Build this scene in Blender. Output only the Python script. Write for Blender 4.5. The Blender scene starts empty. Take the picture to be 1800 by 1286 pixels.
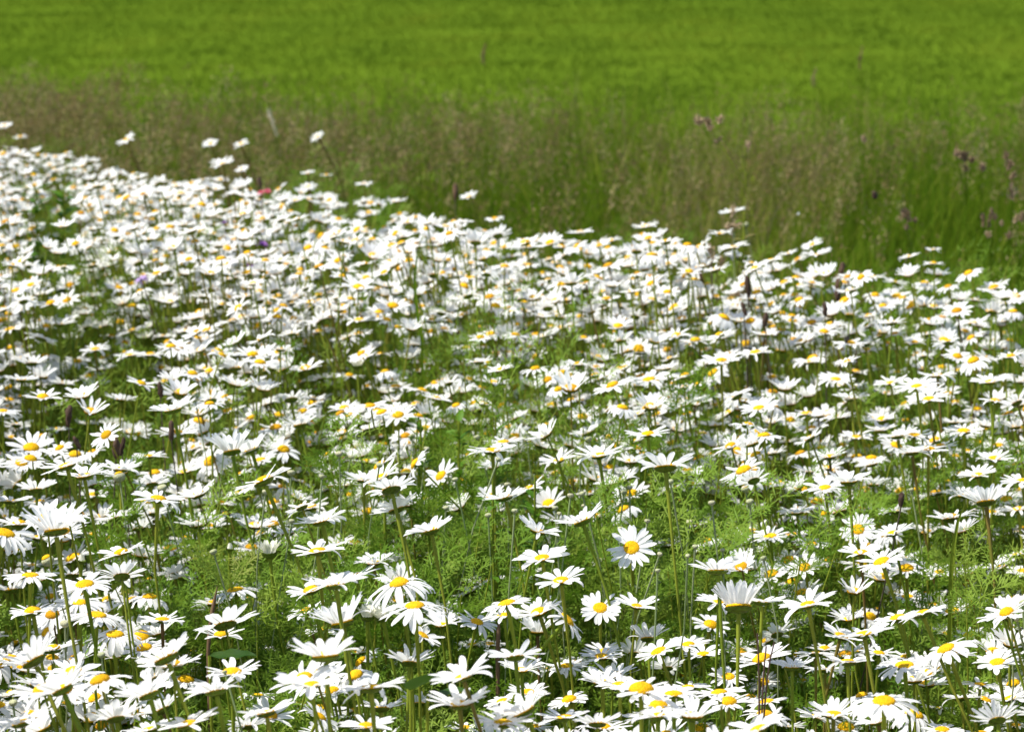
import bpy, math, random
import numpy as np
from math import radians as R, sin, cos, pi

sc = bpy.context.scene
col = sc.collection

# ------------------------------------------------------------------ camera
CAM_H, PITCH, LENS, FPX = 1.27, 10.8, 100.0, 5000.0      # FPX: focal length in photo pixels (1800 wide)
cd = bpy.data.cameras.new("camera"); cam = bpy.data.objects.new("camera", cd); col.objects.link(cam)
cam.location = (0, 0, CAM_H); cam.rotation_euler = (R(90 - PITCH), 0, 0)
cd.sensor_width = 36.0; cd.lens = LENS; cd.clip_start = 0.05; cd.clip_end = 2000
cd.dof.use_dof = True; cd.dof.focus_distance = 2.62; cd.dof.aperture_fstop = 13.0
sc.camera = cam

# ------------------------------------------------------------------ sky, sun, exposure
SUN = np.array([-0.50, -0.06, 0.86]); SUN = SUN / np.linalg.norm(SUN)
w = bpy.data.worlds.new("World"); sc.world = w; w.use_nodes = True
nt = w.node_tree; bg = nt.nodes["Background"]
sky = nt.nodes.new("ShaderNodeTexSky"); sky.sky_type = 'NISHITA'; sky.sun_disc = False
sky.sun_elevation = math.asin(SUN[2]); sky.sun_rotation = math.atan2(SUN[0], SUN[1])
nt.links.new(sky.outputs[0], bg.inputs[0]); bg.inputs[1].default_value = 0.115
sl = bpy.data.lights.new("sun", 'SUN'); so = bpy.data.objects.new("sun", sl); col.objects.link(so)
sl.energy = 4.6; sl.angle = R(0.53); sl.color = (1.0, 0.955, 0.88)
from mathutils import Vector
so.rotation_euler = Vector(SUN).to_track_quat('Z', 'Y').to_euler(); so.location = (-4, 2, 9)
sc.view_settings.view_transform = 'Standard'; sc.view_settings.look = 'None'
sc.view_settings.exposure = 0.80; sc.view_settings.gamma = 1.0
sc.cycles.max_bounces = 8; sc.cycles.diffuse_bounces = 5; sc.cycles.glossy_bounces = 2
sc.cycles.transmission_bounces = 5; sc.cycles.transparent_max_bounces = 4
sc.cycles.sample_clamp_indirect = 6.0

# ------------------------------------------------------------------ helpers
rg = np.random.default_rng(7)
TH = R(PITCH)
CX = np.array([1.0, 0, 0]); CU = np.array([0, sin(TH), cos(TH)]); CF = np.array([0, cos(TH), -sin(TH)])
EYE = np.array([0, 0, CAM_H])

def ray(px, py):
    d = CF + CX * (px - 900) / FPX - CU * (py - 643) / FPX
    return d
def at(px, py, depth):                      # point of the place that the photo shows at this pixel, DEPTH metres along the axis
    return EYE + ray(px, py) * depth
def at_height(px, py, z):
    d = ray(px, py); return EYE + d * ((z - CAM_H) / d[2])
def depth_of(P):
    return float((np.asarray(P) - EYE) @ CF)
def project(P):
    q = np.atleast_2d(P) - EYE; dz = q @ CF
    return 900 + FPX * (q @ CX) / dz, 643 - FPX * (q @ CU) / dz, dz

def make_mesh(name, V, F, mats, mi=None, smooth=True, rnd=None):
    V = np.asarray(V, np.float32); F = np.asarray(F, np.int32)
    me = bpy.data.meshes.new(name)
    me.vertices.add(len(V)); me.vertices.foreach_set("co", V.ravel())
    me.loops.add(F.size); me.loops.foreach_set("vertex_index", F.ravel())
    k = F.shape[1]
    me.polygons.add(len(F))
    me.polygons.foreach_set("loop_start", np.arange(0, F.size, k, dtype=np.int32))
    me.polygons.foreach_set("loop_total", np.full(len(F), k, np.int32))
    for m in mats: me.materials.append(m)
    if mi is not None: me.polygons.foreach_set("material_index", np.asarray(mi, np.int32))
    me.polygons.foreach_set("use_smooth", np.full(len(F), smooth, bool))
    a = me.attributes.new("rnd", 'FLOAT', 'POINT')
    r = np.full(len(V), 0.5, np.float32) if rnd is None else (np.full(len(V), rnd, np.float32) if np.isscalar(rnd) else np.asarray(rnd, np.float32))
    a.data.foreach_set("value", r)
    me.update(); return me

def obj(name, me, parent=None):
    o = bpy.data.objects.new(name, me); col.objects.link(o)
    if parent is not None: o.parent = parent
    return o
def tag(o, label=None, cat=None, group=None, kind=None):
    if label: o["label"] = label
    if cat: o["category"] = cat
    if group: o["group"] = group
    if kind: o["kind"] = kind
    return o
def empty(name, loc, label, cat, group=None):
    o = bpy.data.objects.new(name, None); col.objects.link(o); o.location = [float(c) for c in loc]
    o.empty_display_size = 0.02
    return tag(o, label, cat, group)

class Bag:                                    # collects quads of one object
    def __init__(s): s.V, s.F, s.M, s.R, s.n = [], [], [], [], 0
    def add(s, V, F, m=0, rnd=0.5):
        V = np.asarray(V).reshape(-1, 3); F = np.asarray(F).reshape(-1, 4)
        s.V.append(V); s.F.append(F + s.n); s.n += len(V)
        s.M.append(np.full(len(F), m, np.int32) if np.isscalar(m) else np.asarray(m))
        s.R.append(np.full(len(V), rnd, np.float32) if np.isscalar(rnd) else np.asarray(rnd))
    def mesh(s, name, mats, smooth=True):
        return make_mesh(name, np.concatenate(s.V), np.concatenate(s.F), mats, np.concatenate(s.M), smooth, np.concatenate(s.R))

def grid_faces(nr, nc, wrap=False):
    i = np.arange(nr - 1)[:, None]; j = np.arange(nc if wrap else nc - 1)[None, :]
    a = i * nc + j; b = i * nc + (j + 1) % nc
    return np.stack([a, b, b + nc, a + nc], -1).reshape(-1, 4)

def bezier(p0, p1, p2, p3, k):
    t = np.linspace(0, 1, k)[:, None]
    return (1 - t) ** 3 * p0 + 3 * (1 - t) ** 2 * t * p1 + 3 * (1 - t) * t ** 2 * p2 + t ** 3 * p3

def tube(P, r, sides=6):
    P = np.asarray(P, float); k = len(P); r = np.broadcast_to(np.asarray(r, float), (k,))
    T = np.gradient(P, axis=0); T /= np.linalg.norm(T, axis=1, keepdims=True) + 1e-12
    ref = np.array([0.31, 0.95, 0.05]) if abs(T[k // 2] @ np.array([0, 0, 1])) > 0.5 else np.array([0.05, 0.1, 0.99])
    A = np.cross(T, ref); A /= np.linalg.norm(A, axis=1, keepdims=True); B = np.cross(T, A)
    th = np.arange(sides) * 2 * pi / sides
    V = P[:, None] + r[:, None, None] * (np.cos(th)[None, :, None] * A[:, None] + np.sin(th)[None, :, None] * B[:, None])
    return V.reshape(-1, 3), grid_faces(k, sides, True)

def basis(n, spin=0.0):
    n = np.asarray(n, float); n = n / np.linalg.norm(n)
    a = np.cross([0.0, 1.0, 0.0], n)
    if np.linalg.norm(a) < 1e-3: a = np.array([1.0, 0, 0])
    a /= np.linalg.norm(a); b = np.cross(n, a)
    c, s = cos(spin), sin(spin)
    return np.stack([c * a + s * b, -s * a + c * b, n], 1)

def lathe(prof, sides):                       # profile of (radius, height)
    p = np.asarray(prof, float); th = np.arange(sides) * 2 * pi / sides
    V = np.stack([p[:, 0:1] * np.cos(th), p[:, 0:1] * np.sin(th), np.repeat(p[:, 1:2], sides, 1)], -1).reshape(-1, 3)
    return V, grid_faces(len(p), sides, True)

# ------------------------------------------------------------------ materials
def mat(name, stops, rough=0.6, transl=0.0, tcol=None, bump=None, spec=0.3, noise=None, crevice_shade=None):
    """stops: colours over the plant's own random number; bump: (kind, scale, strength); noise: (scale, dark colour, amount)"""
    m = bpy.data.materials.new(name); m.use_nodes = True
    nt = m.node_tree; N = nt.nodes; L = nt.links
    p = N["Principled BSDF"]; out = N["Material Output"]
    at_ = N.new("ShaderNodeAttribute"); at_.attribute_name = "rnd"
    ramp = N.new("ShaderNodeValToRGB"); cr = ramp.color_ramp
    while len(cr.elements) < len(stops): cr.elements.new(0.5)
    for e, (pos, c) in zip(cr.elements, stops): e.position = pos; e.color = (*c, 1)
    L.new(at_.outputs["Fac"], ramp.inputs[0]); c = ramp.outputs[0]
    if noise:
        tc = N.new("ShaderNodeTexCoord"); nz = N.new("ShaderNodeTexNoise"); nz.inputs["Scale"].default_value = noise[0]; nz.inputs["Detail"].default_value = 4
        L.new(tc.outputs["Object"], nz.inputs["Vector"])
        mr = N.new("ShaderNodeMapRange"); mr.inputs[1].default_value = 0.42; mr.inputs[2].default_value = 0.68; mr.inputs[4].default_value = noise[2]
        L.new(nz.outputs["Fac"], mr.inputs[0])
        mx = N.new("ShaderNodeMixRGB"); mx.inputs[2].default_value = (*noise[1], 1)
        L.new(mr.outputs[0], mx.inputs[0]); L.new(c, mx.inputs[1]); c = mx.outputs[0]
    L.new(c, p.inputs["Base Color"]); p.inputs["Roughness"].default_value = rough
    p.inputs["Specular IOR Level"].default_value = spec
    if bump:
        tc = N.new("ShaderNodeTexCoord")
        if bump[0] == 'voronoi':
            b = N.new("ShaderNodeTexVoronoi"); b.inputs["Scale"].default_value = bump[1]; o = b.outputs["Distance"]
        else:
            b = N.new("ShaderNodeTexNoise"); b.inputs["Scale"].default_value = bump[1]; o = b.outputs["Fac"]
        L.new(tc.outputs["Object"], b.inputs["Vector"])
        if crevice_shade:                               # crevice shade between packed florets, painted into the colour as deeper orange
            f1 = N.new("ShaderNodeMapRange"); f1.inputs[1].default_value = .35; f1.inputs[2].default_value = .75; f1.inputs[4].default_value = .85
            fm = N.new("ShaderNodeMixRGB"); fm.inputs[2].default_value = (*crevice_shade, 1)
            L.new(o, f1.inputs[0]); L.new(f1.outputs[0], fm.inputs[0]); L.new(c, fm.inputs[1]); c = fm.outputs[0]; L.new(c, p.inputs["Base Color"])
        bp = N.new("ShaderNodeBump"); bp.inputs["Strength"].default_value = bump[2]; bp.inputs["Distance"].default_value = 0.0006
        bp.invert = bump[0] == 'voronoi'
        L.new(o, bp.inputs["Height"]); L.new(bp.outputs[0], p.inputs["Normal"])
    if transl > 0:
        t = N.new("ShaderNodeBsdfTranslucent"); mxs = N.new("ShaderNodeMixShader"); mxs.inputs[0].default_value = transl
        if tcol: t.inputs[0].default_value = (*tcol, 1)
        else: L.new(c, t.inputs[0])
        L.new(p.outputs[0], mxs.inputs[1]); L.new(t.outputs[0], mxs.inputs[2]); L.new(mxs.outputs[0], out.inputs[0])
    return m

M_PETAL = mat("white_petal", [(0, (.82, .82, .82)), (1, (.87, .87, .855))], .6, .48, (.88, .88, .84), spec=.15)
M_CREAM = mat("cream_petal", [(0, (.74, .72, .58)), (1, (.80, .79, .66))], .6, .3)
M_DISC = mat("yellow_disc", [(0, (.80, .50, .008)), (.8, (.72, .42, .005)), (1, (.42, .20, .01))], .7, 0, bump=('voronoi', 1100, 1.0), noise=(160, (.58, .30, .003), .5), spec=.1, crevice_shade=(.46, .22, .003))
M_CALYX = mat("olive_calyx", [(0, (.105, .165, .014)), (1, (.09, .125, .014))], .7, 0, bump=('voronoi', 420, .7), noise=(300, (.045, .04, .008), .6), spec=.1)
M_STEM = mat("green_stem", [(0, (.19, .27, .022)), (.5, (.26, .31, .03)), (.84, (.28, .29, .035)), (.94, (.19, .13, .035)), (1, (.13, .075, .035))], .55, .3, noise=(30, (.16, .20, .02), .6), spec=.12)
M_GREY = mat("grey_stem", [(0, (.20, .27, .10)), (1, (.27, .31, .15))], .7, .2)
M_BUD = mat("grey_green_bud", [(0, (.30, .33, .17)), (1, (.40, .38, .24))], .8, 0, bump=('voronoi', 700, .9), noise=(400, (.20, .20, .10), .6))
M_FEATHER = mat("feathery_leaf", [(0, (.08, .165, .010)), (.5, (.145, .245, .022)), (.9, (.22, .30, .04)), (1, (.24, .27, .06))], .55, .42, spec=.1)
M_BLADE = mat("grass_leaf", [(0, (.06, .125, .005)), (.5, (.115, .19, .010)), (.85, (.18, .23, .02)), (1, (.27, .22, .08))], .5, .4, spec=.1)
M_ROUGH = mat("rough_grass_leaf", [(0, (.055, .13, .005)), (.6, (.125, .20, .010)), (.9, (.20, .225, .025)), (1, (.29, .25, .10))], .6, .42, spec=.04)
M_LUSH = mat("lush_leaf", [(0, (.05, .13, .008)), (.5, (.09, .20, .012)), (1, (.14, .26, .03))], .5, .4, spec=.12)
M_SEED = mat("grass_seed", [(0, (.15, .105, .045)), (.6, (.24, .175, .075)), (1, (.42, .34, .17))], .8, .35, spec=.0)
M_LAWN = mat("lawn_leaf", [(0, (.058, .104, .008)), (.5, (.092, .147, .010)), (1, (.138, .180, .014))], .7, .3, spec=.0)
M_BROWN = mat("brown_seed_head", [(0, (.045, .024, .014)), (1, (.085, .05, .028))], .8, 0, bump=('voronoi', 900, .9))
M_DARKSTEM = mat("dark_stem", [(0, (.06, .055, .03)), (1, (.09, .06, .04))], .6)
M_MAUVE = mat("tan_seed_head", [(0, (.22, .15, .085)), (1, (.42, .32, .19))], .85, .3)
M_DOCK = mat("broad_leaf", [(0, (.016, .052, .003)), (1, (.075, .17, .01))], .6, .3, noise=(60, (.05, .09, .01), .4), spec=.12)
M_PURPLE = mat("purple_petal", [(0, (.16, .03, .24)), (.5, (.25, .09, .36)), (1, (.52, .40, .62))], .6, .3)
M_PINK = mat("pink_petal", [(0, (.72, .14, .22)), (1, (.78, .24, .32))], .6, .4)
M_DRY = mat("dry_stem", [(0, (.10, .055, .028)), (1, (.16, .10, .05))], .8)
M_PURPLESTEM = mat("purple_brown_stem", [(0, (.055, .025, .025)), (1, (.085, .045, .035))], .6)
M_PALE = mat("pale_plume", [(0, (.58, .52, .36)), (1, (.66, .60, .44))], .8, .3)
M_FLY = mat("insect_body", [(0, (.015, .014, .012)), (1, (.03, .028, .02))], .35)
M_WING = mat("insect_wing", [(0, (.10, .09, .07)), (1, (.10, .09, .07))], .3, .5)
M_MOTH = mat("white_wing", [(0, (.8, .8, .78)), (1, (.8, .8, .78))], .6, .3)
# x y width roll tilt*100 cup [disc ratio*100] | optional label
TRACE = """
60 1163 112 28 -10 30|cupped daisy leaning steeply near the lower left corner, dark green base showing, bare foliage beneath
110 1213 120 27 -5 20|long daisy slanting up like a ramp, below the steep cupped daisy at the left edge
293 1158 115 25 -5 22|slanted daisy high above dark stems, with ragged upper petals rising to the right
202 1117 80 0 30 -25 40|daisy with large domed yellow disc and drooping petals behind a leaning stem
58 1076 85 8 20 5 36|shaded daisy with orange disc crossed by a thin upright stem, near the left edge
149 1029 100 8 35 -8 33|broad daisy with the biggest yellow disc in the left quarter, lying face up
140 1060 85 0 30 -15 34|daisy whose yellow disc peeps out directly under the broad left daisy
170 1083 90 -5 25 -15
285 1090 80 0 20 0
262 1222 115 22 -8 25|large slanted cupped daisy with its green stem standing in front of another daisy
204 1264 105 10 -20 20|daisy seen from beneath, green scaly base and fanned petals, at the lower left
285 1249 90 28 -15 20
38 1272 110 15 5 15|blurred white daisy spilling out of the frame in the lower left corner
75 1282 95 25 15 35
330 1275 110 15 10 10
262 1284 90 15 10 10
380 1216 115 12 -5 20|cupped daisy with two thick green stems below, underlapping another daisy above it
408 1183 100 3 30 10|fan-shaped open daisy just under the big dark dock leaf
453 1223 65 0 15 -10
468 1254 105 12 0 8
437 1277 82 5 -10 15
548 1204 125 5 30 15 24|ragged blurred daisy with widely spaced petals, one hanging straight down
562 1260 75 -35 30 0
572 1155 128 5 8 25|very broad fanned daisy crossed by the stem of the taller cup-shaped one
602 1096 100 15 5 42|tall goblet-shaped daisy with petals raised, standing over two yellow discs
538 1074 75 20 25 -5
572 1106 75 5 20 -5
414 1039 72 10 15 -20 42|ageing daisy with ochre disc and petals missing, among feathery leaves
652 1211 118 5 5 5
670 1246 85 0 -15 20
625 1262 65 0 5 5
644 1277 100 0 25 5
600 1228 45 -20 30 0
560 1288 70 0 5 10
720 1166 88 -3 -18 25|funnel-shaped daisy seen from below with olive base, left of the round green leaf
695 1185 45 40 5 20
508 1140 55 30 5 30
729 1066 100 5 32 -22 34|daisy with a golden disc and long drooping petals, lower of a pair
702 1027 95 12 30 -30 37|daisy with a large golden disc and strongly swept-back petals, upper of a pair
743 1118 70 -35 30 10
776 1099 70 5 30 25
838 1094 75 -15 40 -5
891 1062 95 15 20 -8
886 1082 80 5 20 0
948 1078 85 18 30 20 36|daisy with amber disc and grey shaded petals standing behind it
996 1090 85 -50 25 -10 36|daisy turned sideways, its orange disc facing right and petals hanging down
945 1112 70 0 10 40
1055 1069 76 0 72 0 34|daisy facing the viewer, full face with round yellow disc, lower of two central ones
830 1134 62 5 20 5
861 1133 60 0 20 0
906 1156 105 6 -12 8|wide flat daisy on a thick pale stem, above a shaded amber disc
814 1191 122 18 20 15 26|large blurred daisy with yellow disc and a long dark stem curving away right
917 1178 85 0 30 20
996 1172 75 3 25 0
968 1176 60 0 25 0
1012 1163 60 0 25 0
1058 1155 78 0 30 8
1063 1145 70 0 35 5
1058 1200 85 5 15 22
928 1218 75 0 35 10 34
854 1221 50 0 30 0
808 1240 115 5 15 20
883 1232 70 15 20 0
884 1272 110 0 20 10
922 1252 110 28 10 30|out-of-focus daisy sweeping up to the right near the bottom edge centre
1001 1231 75 15 30 -5 36
1043 1221 40 0 10 -78 60|spent daisy head, flat yellow disc on a grey rim with no spread petals
992 1262 95 5 10 5
1050 1273 90 0 -10 20
942 1277 60 0 30 0
817 1279 65 0 25 0
735 1237 65 0 -10 30
726 1264 55 -8 25 0
1119 1066 80 -8 35 15 26|shaded daisy with long pale upright petals and small disc behind a thin stem
1139 1123 75 3 -15 35|bowl-shaped daisy with yellow rimmed base on a straight green stem
1106 1108 50 0 25 0
1114 1150 65 0 -30 30
1158 1146 85 25 30 5
1173 1175 68 5 -30 15|daisy seen from below, dark green disc base ringed by pale petals, low among others
1210 1134 80 5 30 5
1236 1150 72 5 30 5
1245 1133 62 10 -8 30
1249 1099 72 -15 45 0 36|shaded daisy with orange disc tipped to one side, under the giant goblet daisy
1298 1069 98 2 -10 50 50|giant goblet daisy with tall crowded petals on the thickest green stem
1264 1060 85 -5 20 5
1340 1059 85 -3 0 10|daisy with flat petals peeking out on the right behind the giant goblet daisy
1366 1116 68 15 -35 10|daisy viewed from behind, oval dark green base, beside purple-brown stems
1318 1098 55 0 20 0
1420 1064 105 12 25 10 28|lanky daisy with long spidery petals, one petal hanging down
1434 1150 75 0 -10 -5
1280 1190 70 0 50 0
1342 1200 58 15 60 0 38|small daisy facing the viewer with bright yellow disc, among lower right whites
1392 1174 85 0 5 20
1410 1196 55 5 25 0
1379 1206 50 0 30 0
1127 1214 110 0 35 0 40|daisy with very wide domed yellow disc, left of a similar golden pair
1184 1221 95 0 25 0 34
1157 1242 90 0 40 10 37|daisy with domed yellow disc and thin pointed petals, lowest of the central pair
1210 1208 75 0 20 0
1280 1235 85 0 35 0 37|daisy whose domed yellow disc is crossed by the giant goblet daisy's stem
1264 1219 90 8 15 -5
1348 1234 75 10 20 0
1156 1260 110 5 10 5
1218 1260 105 0 20 25
1233 1282 60 0 40 0 50
1345 1256 75 -5 25 -20
1334 1282 115 20 25 15
1435 1262 80 -20 0 5
1390 1278 60 0 5 10
1090 1205 90 0 20 5
1492 1089 70 5 25 30
1595 1049 60 0 30 0 35
1578 1087 85 15 20 0
1622 1080 90 20 0 0
1674 1076 62 8 30 20 42|daisy on a short upright stem with petals raised like rays, yellow disc, at the right
1519 1116 100 10 15 5
1478 1119 80 -20 30 10
1664 1114 55 0 30 20
1705 1118 62 8 30 10 38
1664 1142 95 25 30 -15 36|daisy with egg-shaped golden disc turned left, petals swept to the right
1753 1165 85 10 40 10 34|open daisy with oval golden disc tilted to the viewer, near the right edge
1590 1170 92 3 35 -12 36|daisy with domed golden disc and drooping petals above a pointed green bud
1545 1148 70 -10 25 0
1593 1155 65 0 20 0
1709 1183 40 0 40 -30 50
1723 1204 70 -5 15 -5
1554 1234 105 0 40 -25 38|daisy with the most strongly domed textured disc, petals fully drooping
1590 1237 62 8 25 20
1606 1257 70 -15 30 -35
1543 1269 90 15 20 10
1465 1257 95 0 30 18 33
1487 1280 60 0 40 0 52
1732 1230 65 -25 30 0
1776 1228 75 15 30 15
1753 1267 95 12 -35 18|daisy seen from underneath in the lower right corner, dark oval base
1690 1228 70 5 -5 5
1650 1246 62 -10 -2 0
1463 1213 50 0 -30 60
1523 1209 35 0 50 -60 60
1511 1200 40 0 40 0
1474 1181 55 0 30 0
1450 1178 70 0 0 5
1490 1165 90 0 5 5
1785 1275 60 0 20 0
1656 1284 75 0 25 0 35
1778 1104 50 -10 10 5
1795 1175 60 10 10 5
1776 1030 34 0 30 -78 65|spent daisy with orange-brown bare disc and shrivelled petals
98 935 125 8 -5 38|largest daisy at the left, broad cup of long petals with yellow-green base
32 852 62 45 -25 45|daisy with petals shooting upward, steeply tipped, near the left edge
8 850 60 0 -25 35
117 820 95 17 12 5|flat daisy rising to a long point on the right, orange disc hidden at its middle
63 862 75 5 -15 20
148 838 90 10 15 15
168 855 65 5 -25 15
212 826 80 0 10 15
192 853 45 0 25 0
267 852 68 10 -25 15
278 878 90 -8 20 0
262 803 65 5 10 5
325 830 62 10 20 20
117 875 42 0 30 -20 45
70 883 60 5 15 0
203 912 72 18 -15 8|small daisy with pointed petals and dark base on a bold upright green stem
269 904 60 5 -25 10
243 930 62 8 -8 25
164 941 50 -5 30 0
8 939 90 -15 30 -25|daisy cut by the left edge, petals hanging like a skirt
191 947 45 5 30 0
53 1013 90 0 22 -8 34|flat daisy with low oval yellow disc, left of the ragged yellow bud
20 1038 65 8 -8 20
128 1011 70 0 -10 5
306 1010 60 12 -30 20
340 985 55 15 -10 10
322 1017 60 0 -20 10
56 994 55 0 20 0
20 1009 55 0 -20 10
18 882 75 0 0 5
165 870 55 0 30 5
464 847 105 25 -5 8|daisy slanting sharply with feather-like wing of petals, crossed by two green stems
422 866 60 20 10 0
408 795 85 10 -10 45|daisy with upright fan of petals, left of the winged pair
442 792 75 20 0 30|daisy stretching one wing up right, right of the winged pair
457 809 62 12 25 5
496 814 35 0 0 25
576 800 55 30 20 0
566 918 95 15 5 15|daisy with neat fanned petals and small yellow spot, floating above feathery leaves
605 854 62 8 12 15
640 845 75 0 10 20
671 840 80 25 25 20
688 862 90 14 -30 12 36|daisy seen from below, broad scaly olive base, above a white-tipped bud
709 867 40 0 35 0
697 897 85 20 -12 22
698 919 62 5 -30 20
558 970 95 8 18 5 33|daisy with raised yellow dome and spread petals beside the shaving-brush bud
657 990 72 5 25 20
696 988 58 12 0 25
590 1030 115 8 0 15|wide spiky daisy with one petal folded down, above the tall goblet daisy
625 1013 85 15 10 5
412 985 52 10 5 15
405 1003 45 -10 20 5
431 900 35 0 -50 10
866 794 85 3 15 3|flat daisy held out over the dark gap with long side petals
885 778 70 3 15 0
888 876 85 15 0 15|daisy shaped like an open shell right of centre, pointing right, above a smaller cup
863 902 60 0 -15 25
868 822 68 10 10 20
758 934 92 13 0 18|daisy shaped like a shallow dish on a bowed stem left of the leafy sprig
833 956 40 15 35 0
945 935 85 -15 15 20
1024 918 90 22 -2 22|daisy with crown-like petals tilted up right on a long stem bowing down right
953 982 95 8 32 8 30
925 1003 60 0 10 0
918 1020 58 3 30 0
986 1021 95 8 35 10 30|daisy with amber disc and gappy petals, pointing long fingers to the right
912 1036 40 0 30 0
735 975 50 0 15 5
805 985 50 0 15 5
765 985 45 0 15 5
982 810 70 15 20 12|left one of two touching daisies above the dark green gap
1053 802 85 8 20 15|right one of two touching daisies above the dark green gap, yellow oval disc
1110 963 84 0 85 0 34|daisy turned fully to the viewer with round yellow disc, the clearest full face
1170 823 102 5 -12 22|large fan daisy seen slightly from below with dark oval base
1208 827 65 -3 30 8
1184 860 62 12 -15 5
1276 858 54 0 -5 25|small crown-shaped daisy above two pale round buds
1285 888 35 20 0 30
1401 902 68 5 10 15
1363 877 40 0 40 0
1342 916 30 0 30 0
1262 1004 102 3 0 22|crown-shaped daisy with sharp zigzag petals, alone above the giant goblet
1354 943 72 8 35 5
1308 955 40 0 10 20
1394 941 62 8 15 5
1426 956 65 -5 30 0
1422 830 60 0 0 15
1450 858 78 5 40 5 28
1492 848 82 5 10 22|daisy with one petal standing like a tooth, disc half hidden
1455 823 60 10 20 10
1458 803 65 5 20 15
1533 817 60 15 5 12
1580 838 48 -15 -40 40
1616 846 48 0 40 0 36
1535 853 60 0 -5 25
1603 797 72 6 -5 12
1632 791 72 0 15 0
1718 836 70 10 25 12
1690 835 50 0 0 10
1674 827 45 0 15 0
1748 807 70 -3 25 10
1787 816 55 15 25 5
1790 798 45 0 25 0
1733 884 88 8 -10 35|big cup-shaped daisy with upright petals near the right edge, on a brown stem
1695 872 65 3 10 25
1796 846 75 8 20 5
1769 879 60 8 30 0 38
1790 898 65 8 2 10
1715 900 55 0 20 0
1742 901 60 0 20 0
1780 903 50 0 25 0
1517 893 50 5 30 0
1573 900 60 5 -5 10
1613 901 40 0 25 0
1508 931 68 0 80 0 34|round-faced daisy with greenish-gold disc staring at the viewer on the right side
1458 932 42 15 40 0 45
1570 938 78 12 20 8
1630 936 56 5 25 25 38|daisy with a tiny dark insect on its disc and two tall petals
1606 961 52 15 40 0
1635 962 50 0 35 0
1513 973 82 5 22 10
1550 988 90 22 35 5 33|large daisy with long petals raking up right and wide golden disc
1593 1001 68 3 40 5 40|daisy with barrel-like golden disc and a row of drooped front petals
1456 986 50 -5 40 -5 40
1500 1018 40 8 30 0
1652 1006 58 0 35 5
1676 997 50 10 25 12
1703 1010 60 15 5 25
1760 998 62 25 20 15
1797 1004 60 0 30 0
1736 938 55 10 40 0
1797 930 50 0 20 5
1788 975 60 10 10 5
304 722 88 12 3 18|solitary daisy with jagged raised petals above the dark plantain heads
170 679 50 5 -12 22
110 676 55 -5 -5 20
38 669 64 0 0 12
122 595 46 0 -10 15
232 582 52 18 12 0|thin slanting daisy with orange disc alone on the green patch
167 615 58 8 20 5
178 651 54 5 -10 15
213 704 60 -5 -5 15
5 723 65 0 25 -5
62 727 42 0 0 20
100 757 52 0 -3 10
154 746 48 0 0 15
197 747 50 0 -20 20
83 575 52 0 20 0
104 571 60 0 0 10
18 580 60 12 10 0
136 636 50 0 40 0
230 625 60 5 8 5
265 625 55 5 8 5
528 748 64 12 -5 28|solitary shuttlecock daisy on a tall green stem before the dark hollow
512 703 62 8 -30 12
468 712 58 20 -8 12
478 670 48 0 50 0
547 625 44 0 40 0
592 648 42 -10 50 0
592 675 46 15 -15 15
558 680 36 0 40 0
526 674 50 18 0 5
615 696 48 0 -25 10
645 680 44 18 20 5
610 594 58 25 0 10
598 632 50 28 -2 20
540 605 45 0 25 0
414 755 58 25 0 5
674 782 55 -15 5 -10
818 612 56 10 30 -5 30
907 632 56 5 -30 8
729 609 55 0 -30 25
954 607 54 0 -25 5
958 592 60 12 0 10
1051 567 52 0 -30 10
1060 610 36 0 40 0
904 738 60 25 -10 15|slanting daisy alone in the green gap, tipped steeply to the right
834 747 54 5 -5 15|small fan daisy left of the steeply tipped one in the green gap
774 770 42 0 -2 18
810 782 50 5 0 15
1033 762 70 22 0 20|winged daisy just over a pale round bud, above the touching pair
978 730 40 10 10 5
942 692 34 0 10 5
880 691 34 0 25 0
765 655 40 25 -5 5
735 655 50 10 0 8
1141 668 72 10 28 3|clear-cut daisy with spiky petals and yellow disc at mid height right of centre
1268 635 72 2 25 5|upper spiky daisy on a straight stem, left one of the raised pair
1328 621 68 8 15 3|upper spiky daisy, right one of the raised pair
1206 713 66 14 0 15
1334 718 70 12 35 5 30|daisy with oval tilted yellow disc on a thick two-strand stem
1139 764 78 5 25 5
1153 748 62 12 15 5
1256 749 58 5 0 12
1358 664 50 0 25 0
1360 647 40 0 35 0
1418 728 62 3 15 5
1304 661 40 -5 30 0
1313 684 38 0 30 0
1264 682 42 15 20 0
1256 712 36 0 35 0
1190 788 60 10 -5 5
1384 778 50 8 0 15
1214 624 40 0 15 5
1240 616 44 10 15 5
1305 587 40 0 15 5
1422 637 60 0 10 5
1469 668 66 -5 25 3
1496 702 66 2 0 15
1546 646 46 -5 20 0
1566 674 62 8 15 5
1611 680 80 10 30 3 26
1648 662 72 3 2 5
1632 702 74 8 30 5 30
1741 672 74 5 18 10
1765 677 40 0 20 0
1718 720 52 0 35 0
1678 744 60 0 -5 15
1694 759 72 0 22 5 34
1505 769 60 0 25 5
1548 757 62 5 10 15
1525 785 45 0 20 -40
1607 766 70 0 20 3
1578 768 70 8 -2 10
1593 740 46 0 20 0
1495 604 64 0 25 -3 28|daisy with a dark fly sitting on its petals beside the orange disc
1755 783 58 0 30 0
1578 655 45 0 20 0
1765 587 40 0 20 0
1725 652 46 0 25 5
1580 615 40 -5 0 10
1680 708 46 0 15 0
1710 568 60 5 10 5
222 246 35 25 35 0|lone blurred daisy standing on a dark stem against the rough grass
370 252 31 20 38 0|lone far daisy, left one of two standing high against brown grass
424 253 28 25 38 0|lone far daisy, right one of two standing high against brown grass
558 240 27 35 40 0|steeply tilted far daisy standing alone above the others
8 221 28 15 32 0|far daisy at the left edge above the flower mass
36 241 27 8 20 0
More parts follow.
